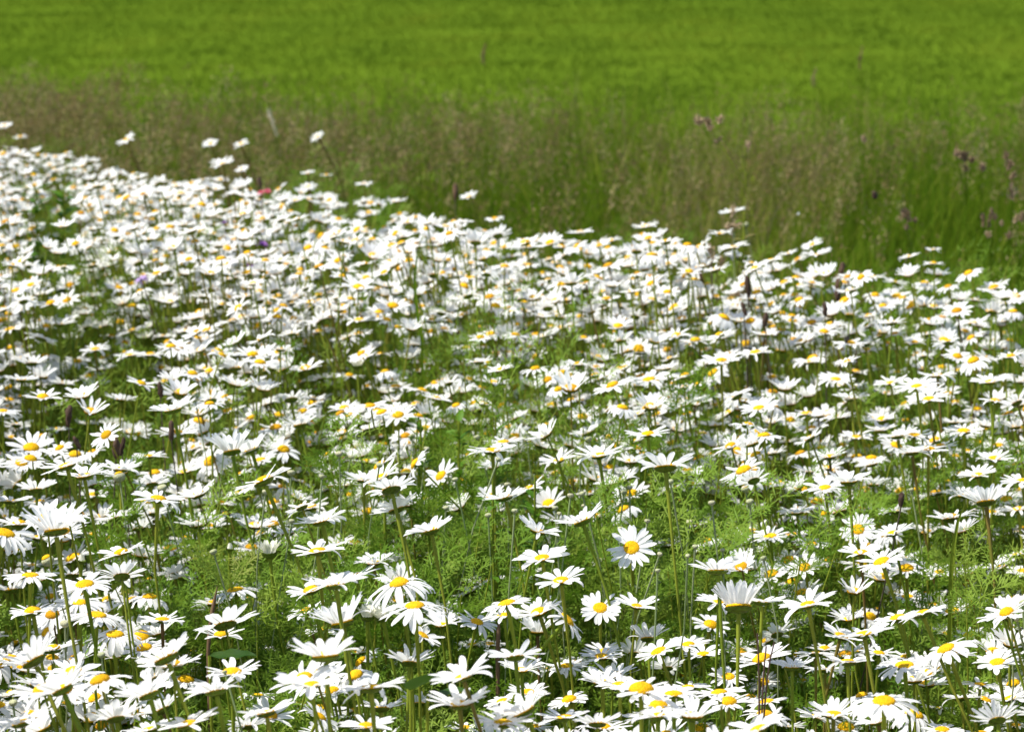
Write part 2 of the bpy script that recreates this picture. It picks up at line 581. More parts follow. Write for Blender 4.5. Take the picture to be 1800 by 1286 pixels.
391 288 46 12 22 8|two-winged blurred far daisy below the high-standing pair
425 297 25 22 36 0|small far daisy below the right high-standing one
387 317 32 0 22 5
541 305 26 8 15 12|notched far daisy with raised petals, left of a pair near the field's edge
574 308 24 0 10 0
542 328 30 5 40 0 30|far daisy with an orange disc facing the viewer at the field's back edge
824 346 34 22 25 10|far daisy tilted up right, beside the rust-coloured seed spike
1288 373 48 12 5 8|tall isolated daisy behind a brown seed head at the back edge
1267 411 44 5 5 12|daisy below a grey-brown seed head on the tall leafy stalk
1290 436 58 8 3 10|wide daisy crossed by a bent grey-green stem at the back edge
1428 430 40 25 30 0|tilted oval daisy with faint disc, upper of two at the back edge
1437 449 54 8 0 12|white fan daisy, lower of two at the back edge
1387 447 36 15 0 15
1355 460 50 20 0 5
1641 439 29 0 8 0|tiny flat isolated daisy above the far right white edge
1598 453 40 12 0 10
1641 464 40 0 5 0
715 393 42 10 0 10
697 355 42 5 10 20
640 325 35 5 5 10
870 385 36 5 20 0
1020 410 48 5 5 10
1135 400 50 10 5 15
"""
BUDS = """
763 847 12|800 842 11|892 851 12|784 892 11|858 905 12|905 897 12|1003 870 12|1023 867 12|976 892 11|983 902 9|1026 888 9|838 768 12
876 807 11|1019 804 12|1035 771 13|1048 833 6|724 766 12|750 788 11|632 783 15|596 797 14|617 803 11|512 830 15|503 843 11
566 837 11|467 864 13|667 817 12|513 915 11|1178 846 13|1107 856 11|1097 865 11|1310 859 15|1318 881 14|1251 883 13|1211 917 13
1090 928 10|1270 966 9|1342 980 12|1160 973 10|1156 1002 10|1209 976 9|1222 960 11|1138 915 11|1778 1069 12|1797 1058 13|1787 1088 9
114 1095 17|178 1150 14|23 1234 16|210 838 22|285 857 18|84 985 24|342 698 16|395 782 12|375 969 14|395 1180 9
925 770 10|1310 395 12|1602 860 9
"""
SHORT = {(60,1163):"the steep cupped daisy at the left edge",(202,1117):"the domed daisy with drooping petals",(149,1029):"the big-disced daisy on the left",(262,1222):"the large slanted daisy at lower left",
(380,1216):"the two-stemmed cupped daisy",(548,1204):"the ragged blurred daisy",(572,1155):"the very broad fanned daisy",(602,1096):"the tall goblet-shaped daisy",(652,1211):"",(720,1166):"the funnel-shaped daisy",
(729,1066):"the golden-disced pair",(996,1090):"the sideways orange daisy",(1055,1069):"the lower central full face",(906,1156):"the wide flat pale-stemmed daisy",(814,1191):"the large blurred daisy",
(1043,1221):"the petal-less spent head",(1298,1069):"the giant goblet daisy",(1366,1116):"the daisy viewed from behind",(1420,1064):"the lanky long-petalled daisy",(1342,1200):"the small full face at lower right",
(1127,1214):"the very wide yellow dome",(1280,1235):"the stem-crossed yellow dome",(1674,1076):"the ray-petalled daisy",(1664,1142):"the egg-disced daisy",(1753,1165):"the open oval-disced daisy",
(1554,1234):"the most domed daisy",(1753,1267):"the underside in the lower right corner",(98,935):"the largest daisy at the left",(32,852):"the daisy shooting upward",(203,912):"the small dark-based daisy",(53,1013):"the flat low-disced daisy",
(464,847):"the feather-winged daisy",(408,795):"the upright fan",(566,918):"the neat floating daisy",(688,862):"the scaly-based daisy",(558,970):"the raised yellow dome",(590,1030):"the wide spiky daisy",
(866,794):"the daisy over the dark gap",(888,876):"the open-shell daisy",(758,934):"the shallow-dish daisy",(1024,918):"the crown-like tilted daisy",(986,1021):"the gappy amber daisy",(982,810):"the touching pair",
(1110,963):"the clearest full-face daisy",(1170,823):"the large fan daisy",(1276,858):"the small crown-shaped daisy",(1262,1004):"the zigzag crown daisy",(1492,848):"the tooth-petalled daisy",(1733,884):"the big cup near the right edge",
(1508,931):"the round greenish-gold face",(1630,936):"the insect-carrying disc",(1550,988):"the raking long-petalled daisy",(1593,1001):"the barrel-disced daisy",(304,722):"the solitary jagged daisy",
(528,748):"the shuttlecock daisy",(904,738):"the steeply tipped daisy",(1033,762):"the winged daisy",(1141,668):"the clear-cut spiky daisy",(1268,635):"the raised pair",(1334,718):"the two-strand-stemmed daisy",(1495,604):"the fly-carrying daisy"}

def leaf_surface(base, tip, width, fold=.25, nl=12, nw=7, droop=.0, wave=0.0, up=(0, 0, 1)):
    base, tip = np.asarray(base, float), np.asarray(tip, float); ax = tip - base; L = np.linalg.norm(ax); ax /= L
    side = np.cross(ax, up); side /= np.linalg.norm(side); nrm = np.cross(side, ax)
    t = np.linspace(0, 1, nl); u = np.linspace(-1, 1, nw)
    hw = width / 2 * np.interp(t, [0, .12, .4, .7, .92, 1], [.06, .55, 1, .8, .3, .02])
    V = base + ax * (t * L)[:, None, None] + side * (hw[:, None] * u[None])[..., None] + nrm * (hw[:, None] * np.abs(u)[None] * fold - droop * (t ** 2)[:, None] + wave * np.sin(t * 17)[:, None] * np.abs(u)[None])[..., None]
    return V.reshape(-1, 3), grid_faces(nl, nw)
# ------------------------------------------------------------------ daisy head
def petals_of(rng, rad, rd, cup, npet, nl, nw, width=0.105, drop=0.06):
    """ring of strap-shaped petals round a disc of radius RD, tips at radius RAD; CUP in degrees, + rises, - droops"""
    t = np.linspace(0, 1, nl); u = np.linspace(-1, 1, nw)
    prof = np.interp(t, [0, .15, .45, .75, .9, 1], [.5, .66, 1, .96, .74, .34])
    bag_v, faces = [], grid_faces(nl, nw)
    F, k = [], 0
    for i in range(npet):
        if rng.random() < drop * .5 and npet > 10: continue
        a = 2 * pi * (i + rng.normal(0, .2)) / npet
        Lp = (rad - rd * .8) * rng.normal(1, .075)
        side = rng.random() < drop
        if cup >= 0:
            e0 = (cup * 1.22 + 4 if cup < 60 else cup) + rng.normal(0, 6); e1 = e0 - cup * .30 - rng.uniform(-6, 12)
        else:
            e0 = cup * .25 + rng.normal(0, 6); e1 = e0 + cup * 1.5 + rng.normal(0, 10)
        if side: e0 -= rng.uniform(0, 15); e1 -= rng.uniform(20, 70)
        e = np.radians(e0 + (e1 - e0) * t)
        ds = Lp / (nl - 1)
        r = rd * .8 + np.concatenate([[0], np.cumsum(np.cos((e[1:] + e[:-1]) / 2)) * ds])
        z = rd * .12 + (i % 2) * .0004 + np.concatenate([[0], np.cumsum(np.sin((e[1:] + e[:-1]) / 2)) * ds])
        hw = rad * width * prof * rng.normal(1, .12)
        tw = R(rng.normal(0, 12)) * t + R(rng.normal(0, 7)); yaw = R(rng.normal(0, 5)) * t
        curl = rng.normal(.22, .14)
        cr = (u ** 2) * curl - .10 * (1 - np.abs(np.abs(u) - .5) * 2) * (nw > 3)
        S = hw[:, None] * u[None, :]                        # sideways
        up = hw[:, None] * cr[None, :] + S * np.sin(tw)[:, None]
        S = S * np.cos(tw)[:, None] + (r - r[0])[:, None] * np.sin(yaw)[:, None]
        rr = r[:, None] - np.sin(e)[:, None] * up
        zz = z[:, None] + np.cos(e)[:, None] * up
        if nw > 2: rr[-1] -= Lp * .045 * np.abs(u) ** 2 + Lp * .012 * (np.cos(u * 3 * pi) < 0)
        ca, sa = cos(a), sin(a)
        V = np.stack([rr * ca - S * sa, rr * sa + S * ca, zz], -1).reshape(-1, 3)
        bag_v.append(V); F.append(faces + k); k += len(V)
    return np.concatenate(bag_v), np.concatenate(F)

def disc_of(rd, dome, nr=7, ns=18):
    ph = np.linspace(0, pi / 2 * .98, nr)
    pr = [(rd * .80, rd * .06)] + [(rd * cos(p), rd * dome * sin(p)) for p in ph]
    pr = [(r, h - (.12 * rd * max(0, 1 - r / (rd * .4)) if dome < .45 else 0) + rd * .1) for r, h in pr]
    return lathe(pr, ns)
def calyx_of(rd, nr=5, ns=16, deep=.42):
    ph = np.linspace(0.02, pi / 2, nr)
    return lathe([(rd * .14, -rd * deep * 1.15)] + [(rd * 1.08 * sin(p) , -rd * deep * cos(p) + rd * .06) for p in ph], ns)

# ------------------------------------------------------------------ the photo's daisies
rows = []
for ln in TRACE.strip().splitlines():
    a = ln.split('|'); v = [float(q) for q in a[0].split()]
    rows.append(dict(x=v[0], y=v[1], w=v[2], roll=v[3], s=v[4] / 100, cup=v[5], dr=(v[6] / 100 if len(v) > 6 else None), label=(a[1].strip() if len(a) > 1 else None)))

prng = np.random.default_rng(31)
for d in rows:
    d0 = depth_of(at_height(d['x'], d['y'], 0.62)); d1 = FPX * 0.050 / d['w']
    if d['y'] < 480: dep = depth_of(at_height(d['x'], d['y'], .66 if d['y'] > 300 else .70))
    else: dep = d0 ** .6 * d1 ** .4
    P = at(d['x'], d['y'], dep)
    if P[2] > .76: P = at_height(d['x'], d['y'], .76)
    if P[2] < .30: P = at_height(d['x'], d['y'], .30)
    d['P'] = P; d['dep'] = depth_of(P)
    b = EYE - P; b /= np.linalg.norm(b)
    X = np.cross(CU, b); X /= np.linalg.norm(X); U = np.cross(b, X)
    c = math.sqrt(max(0, 1 - d['s'] ** 2)); ro = R(d['roll'])
    d['n'] = -sin(ro) * c * X + cos(ro) * c * U + d['s'] * b
    d['D'] = 1.03 * d['w'] * d['dep'] / FPX
    d['rnd'] = float(prng.random()) * (.84 if d['label'] else 1)

order = sorted(rows, key=lambda d: (d['label'] is None, -d['w']))
big = order[:300]; rest = order[300:]

def look_of(d):
    cup, s, ro = d['cup'], d['s'], d['roll']
    a = "deeply cupped" if cup >= 30 else "cupped" if cup >= 15 else "droopy-petalled" if cup <= -15 else "flat"
    v = "facing the viewer" if s >= .5 else "showing its yellow disc" if s >= .2 else "seen edge-on" if s > -.12 else "seen from below"
    z = "large " if d['w'] >= 95 else "small " if d['w'] < 60 else ""
    t = ", tilted" if abs(ro) >= 18 else ""
    return f"{z}{a} white daisy {v}{t}"
def direction(dx, dy):
    if abs(dx) > 2.2 * abs(dy): return "right of" if dx > 0 else "left of"
    if abs(dy) > 1.6 * abs(dx): return "below" if dy > 0 else "above"
    return ("lower" if dy > 0 else "upper") + (" right of" if dx > 0 else " left of")
marks = {k: v for k, v in SHORT.items() if v}
cand = {}
for d in big:
    if d['label']: continue
    k = min(marks, key=lambda q: (q[0] - d['x']) ** 2 + (1.4 * (q[1] - d['y'])) ** 2)
    dx, dy = d['x'] - k[0], d['y'] - k[1]
    d['mark'] = (k, direction(dx, dy)) if math.hypot(dx, dy) < 95 else None
    if d['mark']: cand.setdefault(d['mark'], []).append(d)
used = set()
for d in big:
    if d['label']: used.add(d['label']); continue
    lab = None
    if d['mark'] and len(cand[d['mark']]) == 1:
        lab = f"{look_of(d)}, just {d['mark'][1]} {marks[d['mark'][0]]}"
    if lab is None or lab in used or len(lab.split()) > 16:
        lab = f"{look_of(d)}, {d['x'] / 18:.0f}% across, {d['y'] / 12.86:.0f}% down the photo"
        if lab in used: lab = f"{look_of(d)}, {d['x'] / 18:.1f}% across, {d['y'] / 12.86:.1f}% down the photo"
    used.add(lab); d['label'] = lab

def stem_points(P, n, rng, k=9, lean=None, start=0.0):
    """from the ground up to the head at P, whose normal is N"""
    h = P[2]
    off = np.array([rng.normal(.035, .035), rng.normal(-.01, .04), 0]) * (h / .6) if lean is None else np.asarray(lean, float)
    base = np.array([P[0], P[1], 0]) + off
    n = n / np.linalg.norm(n)
    nn = n.copy(); nn[2] = max(nn[2], .3)
    return bezier(base, base + np.array([rng.normal(0, .035), rng.normal(0, .03), h * .4]), P - nn * h * .33, P, k), base

LEAN = {(1298,1069):(-.05,-.03,0),(1024,918):(.09,-.02,0),(814,1191):(.10,-.03,0),(304,722):(.06,-.02,0),(528,748):(.05,-.03,0),(602,1096):(.05,0,0),(1110,963):(.03,-.02,0),
        (464,847):(.10,0,0),(442,792):(.05,0,0),(408,795):(.10,-.02,0),(1622,1080):(.17,-.03,0),(1578,1087):(.18,-.03,0),(1519,1116):(.10,-.02,0),(1664,1142):(.09,-.02,0),(1478,1119):(.05,-.02,0),(1545,1148):(.12,0,0)}

def build_daisy(d):
    rng = np.random.default_rng(int(d['x'] * 7 + d['y'] * 131))
    spent = d['cup'] <= -60; half = d['cup'] >= 58
    rad = d['D'] / 2
    cup = d['cup']
    ext = 1.0
    if cup > 20: ext = max(.35, cos(R(cup * .92)) * .72 + .28)
    if cup < -8: ext = max(.6, 1 + cup * .010)
    if spent: ext = .62
    radf = rad / ext
    dr = d['dr'] if d['dr'] is not None else rng.normal(.315, .02)
    rd = rad * dr if (d['dr'] is not None) else radf * dr
    if d['dr'] is not None and cup > 30: rd = rad * dr * .92
    npet = int(rng.integers(19, 27)) if rd / radf < .42 else int(rng.integers(20, 30))
    if cup > 35 and not half: npet = 29
    B = basis(d['n'], rng.uniform(0, 6.28))
    pts, base = stem_points(d['P'] - d['n'] * rd * .4, d['n'], rng, 10, LEAN.get((int(d['x']), int(d['y']))))
    root = empty("daisy", base, d['label'], "daisy", "white daisies in the meadow")
    r0 = np.clip(rd * .165, .0008, .0014)
    if d['y'] < 330: r0, d['rnd'] = .0014, .96
    if d['x'] in (1733, 814): d['rnd'] = .93
    rr = np.interp(np.linspace(0, 1, 10), [0, .6, .93, 1], [r0 * 1.05, r0, r0 * .95, r0 * 1.5])
    sb = Bag(); sb.add(*tube(pts - base, rr, 7), 0, d['rnd'])
    for q in range(int(rng.integers(4, 8))):                # narrow toothed stem leaves
        f_ = rng.uniform(1.5, 6.3); i_ = int(f_); c_ = (pts[i_] + (pts[i_ + 1] - pts[i_]) * (f_ - i_)) - base
        a_ = rng.uniform(0, 6.28); el = rng.uniform(.3, 1.1); l_ = rng.uniform(.016, .036) * (1.2 - f_ / 9)
        sb.add(*leaf_surface(c_, c_ + l_ * np.array([cos(a_) * cos(el), sin(a_) * cos(el), sin(el)]), l_ * .2, nl=6, nw=3, droop=l_ * .25, wave=l_ * .02), 1, float(rng.uniform(.1, .8)))
    obj("stem", sb.mesh("stem", [M_STEM, M_BLADE]), root)
    loc = d['P'] - base
    V, F = petals_of(rng, radf, rd, cup, npet, 9, 5, width=(rng.uniform(.102, .118) if npet < 23 else rng.uniform(.086, .098)) * ext ** .7, drop=.10 if d['w'] > 50 else .05)
    obj("petal_ring", make_mesh("petal_ring", V @ B.T + loc, F, [M_CREAM if half else M_PETAL], rnd=d['rnd']), root)
    dome = .62 if rd / radf >= .36 else rng.uniform(.34, .5)
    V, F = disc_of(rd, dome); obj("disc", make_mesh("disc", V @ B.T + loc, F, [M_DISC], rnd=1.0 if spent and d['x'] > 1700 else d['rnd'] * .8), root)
    V, F = calyx_of(rd); obj("calyx", make_mesh("calyx", V @ B.T + loc, F, [M_CALYX], rnd=d['rnd']), root)
    return root
for d in big: build_daisy(d)

# half-open heads like shaving brushes or pointed white-tipped buds
for x, y, wpx, cup, roll, lab in ((474,972,32,72,3,"half-open daisy like a cream shaving brush, beside the raised yellow dome"), (646,1084,27,74,0,"cream shaving-brush bud, left one of two side by side behind the goblet daisy"),
        (672,1085,27,66,14,"cream shaving-brush bud leaning, right one of two side by side"), (404,964,17,86,-3,"pointed white bud with closed petals on a dark scaly cup above the dark gap"),
        (676,890,18,84,0,"closed white-tipped bud in front of the cupped daisy, under a scaly-based one"), (143,985,20,86,-5,"green scaly bud with short white tip, right of the ragged yellow bud"),
        (628,643,22,62,5,"small cream half-open daisy, blurred, left of the green gap")):
    P = at(x, y, depth_of(at_height(x, y, .56))); ro = R(roll); n = np.array([-sin(ro), .06, cos(ro)])
    rng = np.random.default_rng(int(x)); dep = depth_of(P); rd = wpx * dep / FPX / 2 * .82
    pts, base = stem_points(P - n * rd * .6, n, rng, 10)
    root = empty("daisy_bud", base, lab, "daisy bud", "half-open daisy buds")
    V, F = tube(pts - base, np.interp(np.linspace(0, 1, 10), [0, .9, 1], [.0014, .0013, .002]), 7); obj("stem", make_mesh("stem", V, F, [M_STEM], rnd=.3), root)
    B = basis(n, 1.0)
    V, F = petals_of(rng, rd * (2.5 if cup < 80 else 2.1), rd, cup, 22, 6, 3, width=.10, drop=0)
    if cup > 80:
        q = np.clip(V[:, 2:3] / (rd * 1.5), 0, 1); V[:, :2] *= (1 - .75 * q)
    obj("petal_ring", make_mesh("petal_ring", V @ B.T + P - base, F, [M_CREAM], rnd=.6), root)
    V, F = calyx_of(rd * 1.05, deep=.75); obj("calyx", make_mesh("calyx", V @ B.T + P - base, F, [M_CALYX], rnd=.4), root)

# ------------------------------------------------------------------ round grey-green buds on thin stems
for i, q in enumerate(q for l in BUDS.strip().splitlines() for q in l.split('|')):
    x, y, wpx = [float(k) for k in q.split()]
    rng = np.random.default_rng(900 + i)
    dep = depth_of(at_height(x, y, rng.uniform(.56, .63))); P = at(x, y, dep); r = wpx * dep / FPX / 2
    yellow = (x, y) in ((1310, 859), (210, 838), (84, 985))
    n = np.array([rng.normal(-.05, .2), rng.normal(.05, .15), 1.0])
    pts, base = stem_points(P, n, rng, 9, (rng.normal(-.03, .05), rng.normal(0, .03), 0))
    top = "yellow-topped grey cup-shaped bud" if yellow else ("large pale" if wpx >= 15 else "tiny pale" if wpx < 10 else "pale grey-green") + " button bud"
    root = empty("flower_bud", base, f"{top} on a thin stem, {x / 18:.1f}% across, {y / 12.86:.1f}% down the photo", "bud", "round buds on thin grey stems")
    V, F = tube(pts - base, np.interp(np.linspace(0, 1, 9), [0, .8, 1], [.0009, .0006, .0010]), 6); obj("stem", make_mesh("stem", V, F, [M_GREY], rnd=float(rng.random())), root)
    B = basis(n, 0)
    pr = [(r * .16, -r * .8), (r * .55, -r * .7), (r * .92, -r * .3), (r, 0), (r * .95, r * .25), (r * .78, r * .45), (r * .45, r * .55), (r * .02, r * .52)]
    V, F = lathe(pr, 14); obj("bud_head", make_mesh("bud_head", V @ B.T + P - base, F, [M_BUD], rnd=float(rng.random())), root)
    if yellow:
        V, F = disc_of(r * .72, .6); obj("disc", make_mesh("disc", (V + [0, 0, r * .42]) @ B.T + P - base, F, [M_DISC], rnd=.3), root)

# ------------------------------------------------------------------ single plants among the daisies
def lump(c, ax, r, l, rng, nr=9, ns=10, jag=.25):
    """a rough seed head: a lumpy spindle of half-length L and radius R along AX"""
    ph = np.linspace(.05, pi - .05, nr)
    V, F = lathe([(r * sin(p) ** .7, -l * cos(p)) for p in ph], ns)
    V[:, :2] *= 1 + rng.normal(0, jag, (len(V), 1))
    return V @ basis(ax).T + np.asarray(c), F

def tuft(c, ax, r, l, rng, n=70):
    """a ragged tuft of small spikelets round the axis AX"""
    q = rng.normal(0, .45, (n, 3)); q[:, 2] = rng.uniform(-1, 1, n); q[:, :2] *= np.sqrt(np.clip(1.15 - q[:, 2:] ** 2, .1, 1)); q = q * [r * 1.25, r * 1.25, l]
    d1 = q * [.8, .8, .2] / max(r, l) + rng.normal(0, .25, (n, 3)) + [0, 0, .9]; d1 /= np.linalg.norm(d1, axis=1, keepdims=True)
    d2 = np.cross(d1, rng.normal(0, 1, (n, 3))); d2 /= np.linalg.norm(d2, axis=1, keepdims=True)
    L = (.55 * min(r, l) + .0006) * rng.uniform(.7, 1.3, (n, 1)); W = L * .34
    V = np.stack([q - d1 * L, q + d2 * W, q + d1 * L, q - d2 * W], 1).reshape(-1, 3)
    V2, F2 = lathe([(r * .3 * sin(p), -l * .9 * cos(p)) for p in np.linspace(.05, pi - .05, 5)], 6)
    V = np.concatenate([V, V2]); F = np.concatenate([np.arange(n * 4).reshape(-1, 4), F2 + n * 4])
    return V @ basis(ax).T + np.asarray(c), F
def stalk(name, label, cat, group, x, y, heads, smat, hmat, base_off, rng, headname="seed_head", z=.66, srad=.0009, dep=None, rnd=.5):
    """a stalk with one or more seed heads; heads: (px, py, width px, length px, tilt deg) in the photo"""
    dep = dep or depth_of(at_height(x, y, z))
    P = at(x, y, dep); base = np.array([P[0] + base_off[0], P[1] + base_off[1], 0])
    root = empty(name, base, label, cat, group)
    pts = bezier(base, base + [0, 0, P[2] * .45], P + np.array([base_off[0] * .35, 0, -P[2] * .3]), P, 12)
    b = Bag(); b.add(*tube(pts - base, np.linspace(srad * 1.4, srad * .8, 12), 6), rnd=rnd)
    parts = []
    for hx, hy, hw, hl, tilt in heads:
        Q = at(hx, hy, dep + rng.normal(0, .01)); ax = np.array([sin(R(tilt)), 0.1, cos(R(tilt))])
        parts.append((lump if hmat is M_BROWN or hmat is M_DRY else tuft)(Q - base, ax, hw * dep / FPX / 2, hl * dep / FPX / 2, rng))
        if len(heads) > 1: b.add(*tube(bezier(pts[-2] - base, (pts[-1] + Q) / 2 - base + [0, 0, -.01], Q - base - ax * .01, Q - base, 5), srad * .6, 5), rnd=rnd)
    obj("stem", b.mesh("stem", [smat]), root)
    for V, F in parts: obj(headname, make_mesh(headname, V, F, [hmat], rnd=float(rng.random())), root)
    return root
srng = np.random.default_rng(5)
for x, y, wp, lp, tl, lab in ((121,731,11,40,8,"tallest of the dark brown plantain heads left of the solitary jagged daisy"), (204,787,12,38,2,"dark brown plantain head right beside a stout brown stem, left of the solitary daisy"),
        (135,778,8,26,-25,"short dark plantain head leaning left behind thin daisy stems"), (282,685,9,30,-6,"dark plantain head poking up just above the solitary jagged daisy"),
        (301,757,9,38,0,"slim brown plantain head below the solitary jagged daisy"), (215,784,8,34,12,"slanting brown plantain head, right one of a close pair"),
        (1584,878,9,28,3,"dark red-brown plantain head among right-hand daisies, below a cup seen from beneath"), (457,322,8,22,-12,"dark plantain tip rising above the pink flower"), (800,338,8,32,0,"rust-coloured seed spike standing at the back edge of the daisies"),
        (1233,484,9,34,-22,"dark leaning seed spike, left of the brown cluster at the back edge"), (1314,504,9,40,-8,"dark seed spike under the grey bent stem at the back edge"), (1345,561,9,26,8,"small dark spike low among back white daisies"), (1450,543,8,26,-6,"short dark spike left of the long knobbly grass spike"), (1308,543,8,26,-20,"dark slanting spike below the grey-brown horizontal one")):
    stalk("plantain", lab, "plantain", "dark plantain and seed spikes", x, y + lp * .4, [(x, y, wp, lp, tl)], M_DARKSTEM, M_DRY if x == 800 else M_BROWN, (srng.normal(.02, .03), srng.normal(0, .02)), srng, z=.60 if y > 600 else .64)
stalk("grass_spike", "long knobbly dark grass spike standing before white daisies on the right", "grass spike", None, 1470, 545, [(1480,474,9,28,10),(1475,496,12,30,8),(1471,520,11,30,6),(1469,538,10,24,0)], M_STEM, M_BROWN, (-.01, 0), srng, z=.6)
stalk("seed_head", "brown ragged seed head at the back edge, crossing the tall isolated daisy", "seed head", "brown seed heads at the back edge", 1288, 385, [(1289,370,9,26,15)], M_DARKSTEM, M_MAUVE, (.02, -.02), srng, z=.68)
stalk("seed_head", "fluffy brown seed head left of the bent grey stem, above white daisies", "seed head", "brown seed heads at the back edge", 1252, 455, [(1250,443,12,28,-12),(1268,460,9,20,10),(1246,462,8,18,-15)], M_DARKSTEM, M_MAUVE, (.01, -.02), srng, z=.66)
stalk("seed_head", "grey-brown horizontal seed head on the bent grey-green stem", "seed head", "brown seed heads at the back edge", 1290, 408, [(1288,396,12,26,75)], M_GREY, M_MAUVE, (.02, -.02), srng, z=.67, srad=.0018)
stalk("seed_head", "drooping tan seed head lying sideways below the bent grey stem", "seed head", "brown seed heads at the back edge", 1310, 512, [(1297,517,9,30,80)], M_DARKSTEM, M_MAUVE, (.02, -.02), srng, z=.62)
stalk("cocksfoot_grass", "tall grass stalk with five brown seed tufts leaning left over the rough grass", "grass stalk", "tall grass stalks with brown seed tufts", 1300, 262, [(1228,212,14,12,60),(1244,213,13,12,0),(1265,210,11,13,20),(1262,246,9,15,45),(1315,255,18,8,80),(1248,224,10,10,0)], M_STEM, M_MAUVE, (.12, -.12), srng, "seed_tuft", dep=4.35)
stalk("cocksfoot_grass", "grass stalk with pinkish tufts, left one of the right-hand group", "grass stalk", "tall grass stalks with brown seed tufts", 1698, 300, [(1684,270,16,12,50),(1696,274,14,14,0),(1709,281,9,9,20),(1727,294,10,14,15),(1698,296,9,12,0)], M_ROUGH, M_MAUVE, (.02, 0), srng, "seed_tuft", dep=4.6)
stalk("cocksfoot_grass", "grass stalk with a column of tufts close to the right edge", "grass stalk", "tall grass stalks with brown seed tufts", 1778, 350, [(1769,274,9,12,0),(1774,290,12,16,20),(1780,309,11,14,40),(1777,336,17,26,-5)], M_ROUGH, M_MAUVE, (.01, 0), srng, "seed_tuft", dep=4.5)
stalk("cocksfoot_grass", "grass stalk with drooping long tufts low at the right", "grass stalk", "tall grass stalks with brown seed tufts", 1742, 420, [(1728,387,9,22,-5),(1738,388,9,24,8),(1746,376,10,20,-25),(1761,392,7,9,0),(1737,412,10,10,0)], M_ROUGH, M_MAUVE, (.01, 0), srng, "seed_tuft", dep=4.4)
stalk("cocksfoot_grass", "grass stalk with pale fuzzy tuft at the extreme right edge", "grass stalk", "tall grass stalks with brown seed tufts", 1790, 415, [(1786,384,9,14,15),(1796,380,11,16,0),(1774,413,11,10,0)], M_ROUGH, M_MAUVE, (.01, 0), srng, "seed_tuft", dep=4.4)
stalk("cocksfoot_grass", "grass stalk with one tan tuft and a smaller pale one below", "grass stalk", "tall grass stalks with brown seed tufts", 1600, 420, [(1592,378,15,20,-20),(1609,387,7,7,0),(1594,399,9,8,40)], M_ROUGH, M_MAUVE, (.01, 0), srng, "seed_tuft", dep=4.5)
stalk("thistle_head", "single grey-pink head on a fine stalk high in the rough grass", "seed head", None, 1519, 252, [(1519,244,10,12,0)], M_ROUGH, M_MAUVE, (.02, 0), srng, z=.72)
stalk("thistle_head", "single dark oval head on a stalk above the right white edge", "seed head", None, 1537, 352, [(1537,343,9,15,-15)], M_ROUGH, M_BROWN, (.01, 0), srng, z=.68)
stalk("plume_grass", "pale curved grass plume standing in the brownish grass", "grass plume", None, 488, 242, [(474,203,7,20,-15),(479,216,6,22,-12),(484,230,5,18,-20)], M_ROUGH, M_PALE, (.01, 0), srng, "plume", z=.62)
# pale grasses and plumes poking above the brown band
for x, y, hl, lab in ((1514,95,26,"tall faint tan plume reaching highest into the green lawn"), (852,88,24,"tall faint brown grass plume against the lawn, near the middle"), (1432,130,20,"faint brown grass plume against the lawn, left of the tallest tan one")):
    stalk("plume_grass", lab, "grass plume", None, x, y + 25, [(x, y, 5, hl, 8), (x - 3, y + 14, 6, hl, -5)], M_ROUGH, M_SEED, (.01, 0), srng, "plume", dep=6.6)

def small_flower(name, label, cat, x, y, wp, m, rnd, cup, roll, z=.64):
    dep = depth_of(at_height(x, y, z)); P = at(x, y, dep); rng = np.random.default_rng(int(x)); n = np.array([-sin(R(roll)), -.1, cos(R(roll))])
    pts, base = stem_points(P, n, rng, 9, (.02, -.01, 0)); root = empty(name, base, label, cat)
    V, F = tube(pts - base, .0009, 6); obj("stem", make_mesh("stem", V, F, [M_DARKSTEM], rnd=.4), root)
    r = wp * dep / FPX / 2; B = basis(n, 0)
    V, F = petals_of(rng, r * 1.2, r * .3, cup, 16, 6, 3, width=.16, drop=.1); V2, F2 = petals_of(rng, r * 1.0, r * .25, min(80, cup + 25), 12, 6, 3, width=.16, drop=.1)
    b = Bag(); b.add(V, F, rnd=rnd); b.add(V2, F2, rnd=rnd * .8); me = b.mesh("petal_ring", [m])
    co = np.concatenate(b.V) @ B.T + P - base; me.vertices.foreach_set("co", co.astype(np.float32).ravel()); me.update()
    obj("petal_ring", me, root)
    V, F = calyx_of(r * .35, deep=1.6); obj("calyx", make_mesh("calyx", V @ B.T + P - base, F, [M_CALYX], rnd=.5), root)
small_flower("purple_flower", "dark purple flower head among white daisies on the left", "purple flower", 438, 470, 15, M_PURPLE, .05, 35, -10)
small_flower("purple_flower", "mauve ragged flower on a dark neck, above the dark purple one", "purple flower", 461, 431, 22, M_PURPLE, .6, 10, -25)
small_flower("purple_flower", "small violet flower peeping beside a yellow disc, leftmost of the purple ones", "purple flower", 394, 393, 12, M_PURPLE, .35, 20, 10)
small_flower("purple_flower", "pale lilac drooping flower beside the left green patch", "purple flower", 248, 490, 24, M_PURPLE, 1.0, -20, 20)
small_flower("purple_flower", "tiny violet flower under a yellow disc, lower left of the mauve one", "purple flower", 370, 428, 10, M_PURPLE, .3, 20, 0)
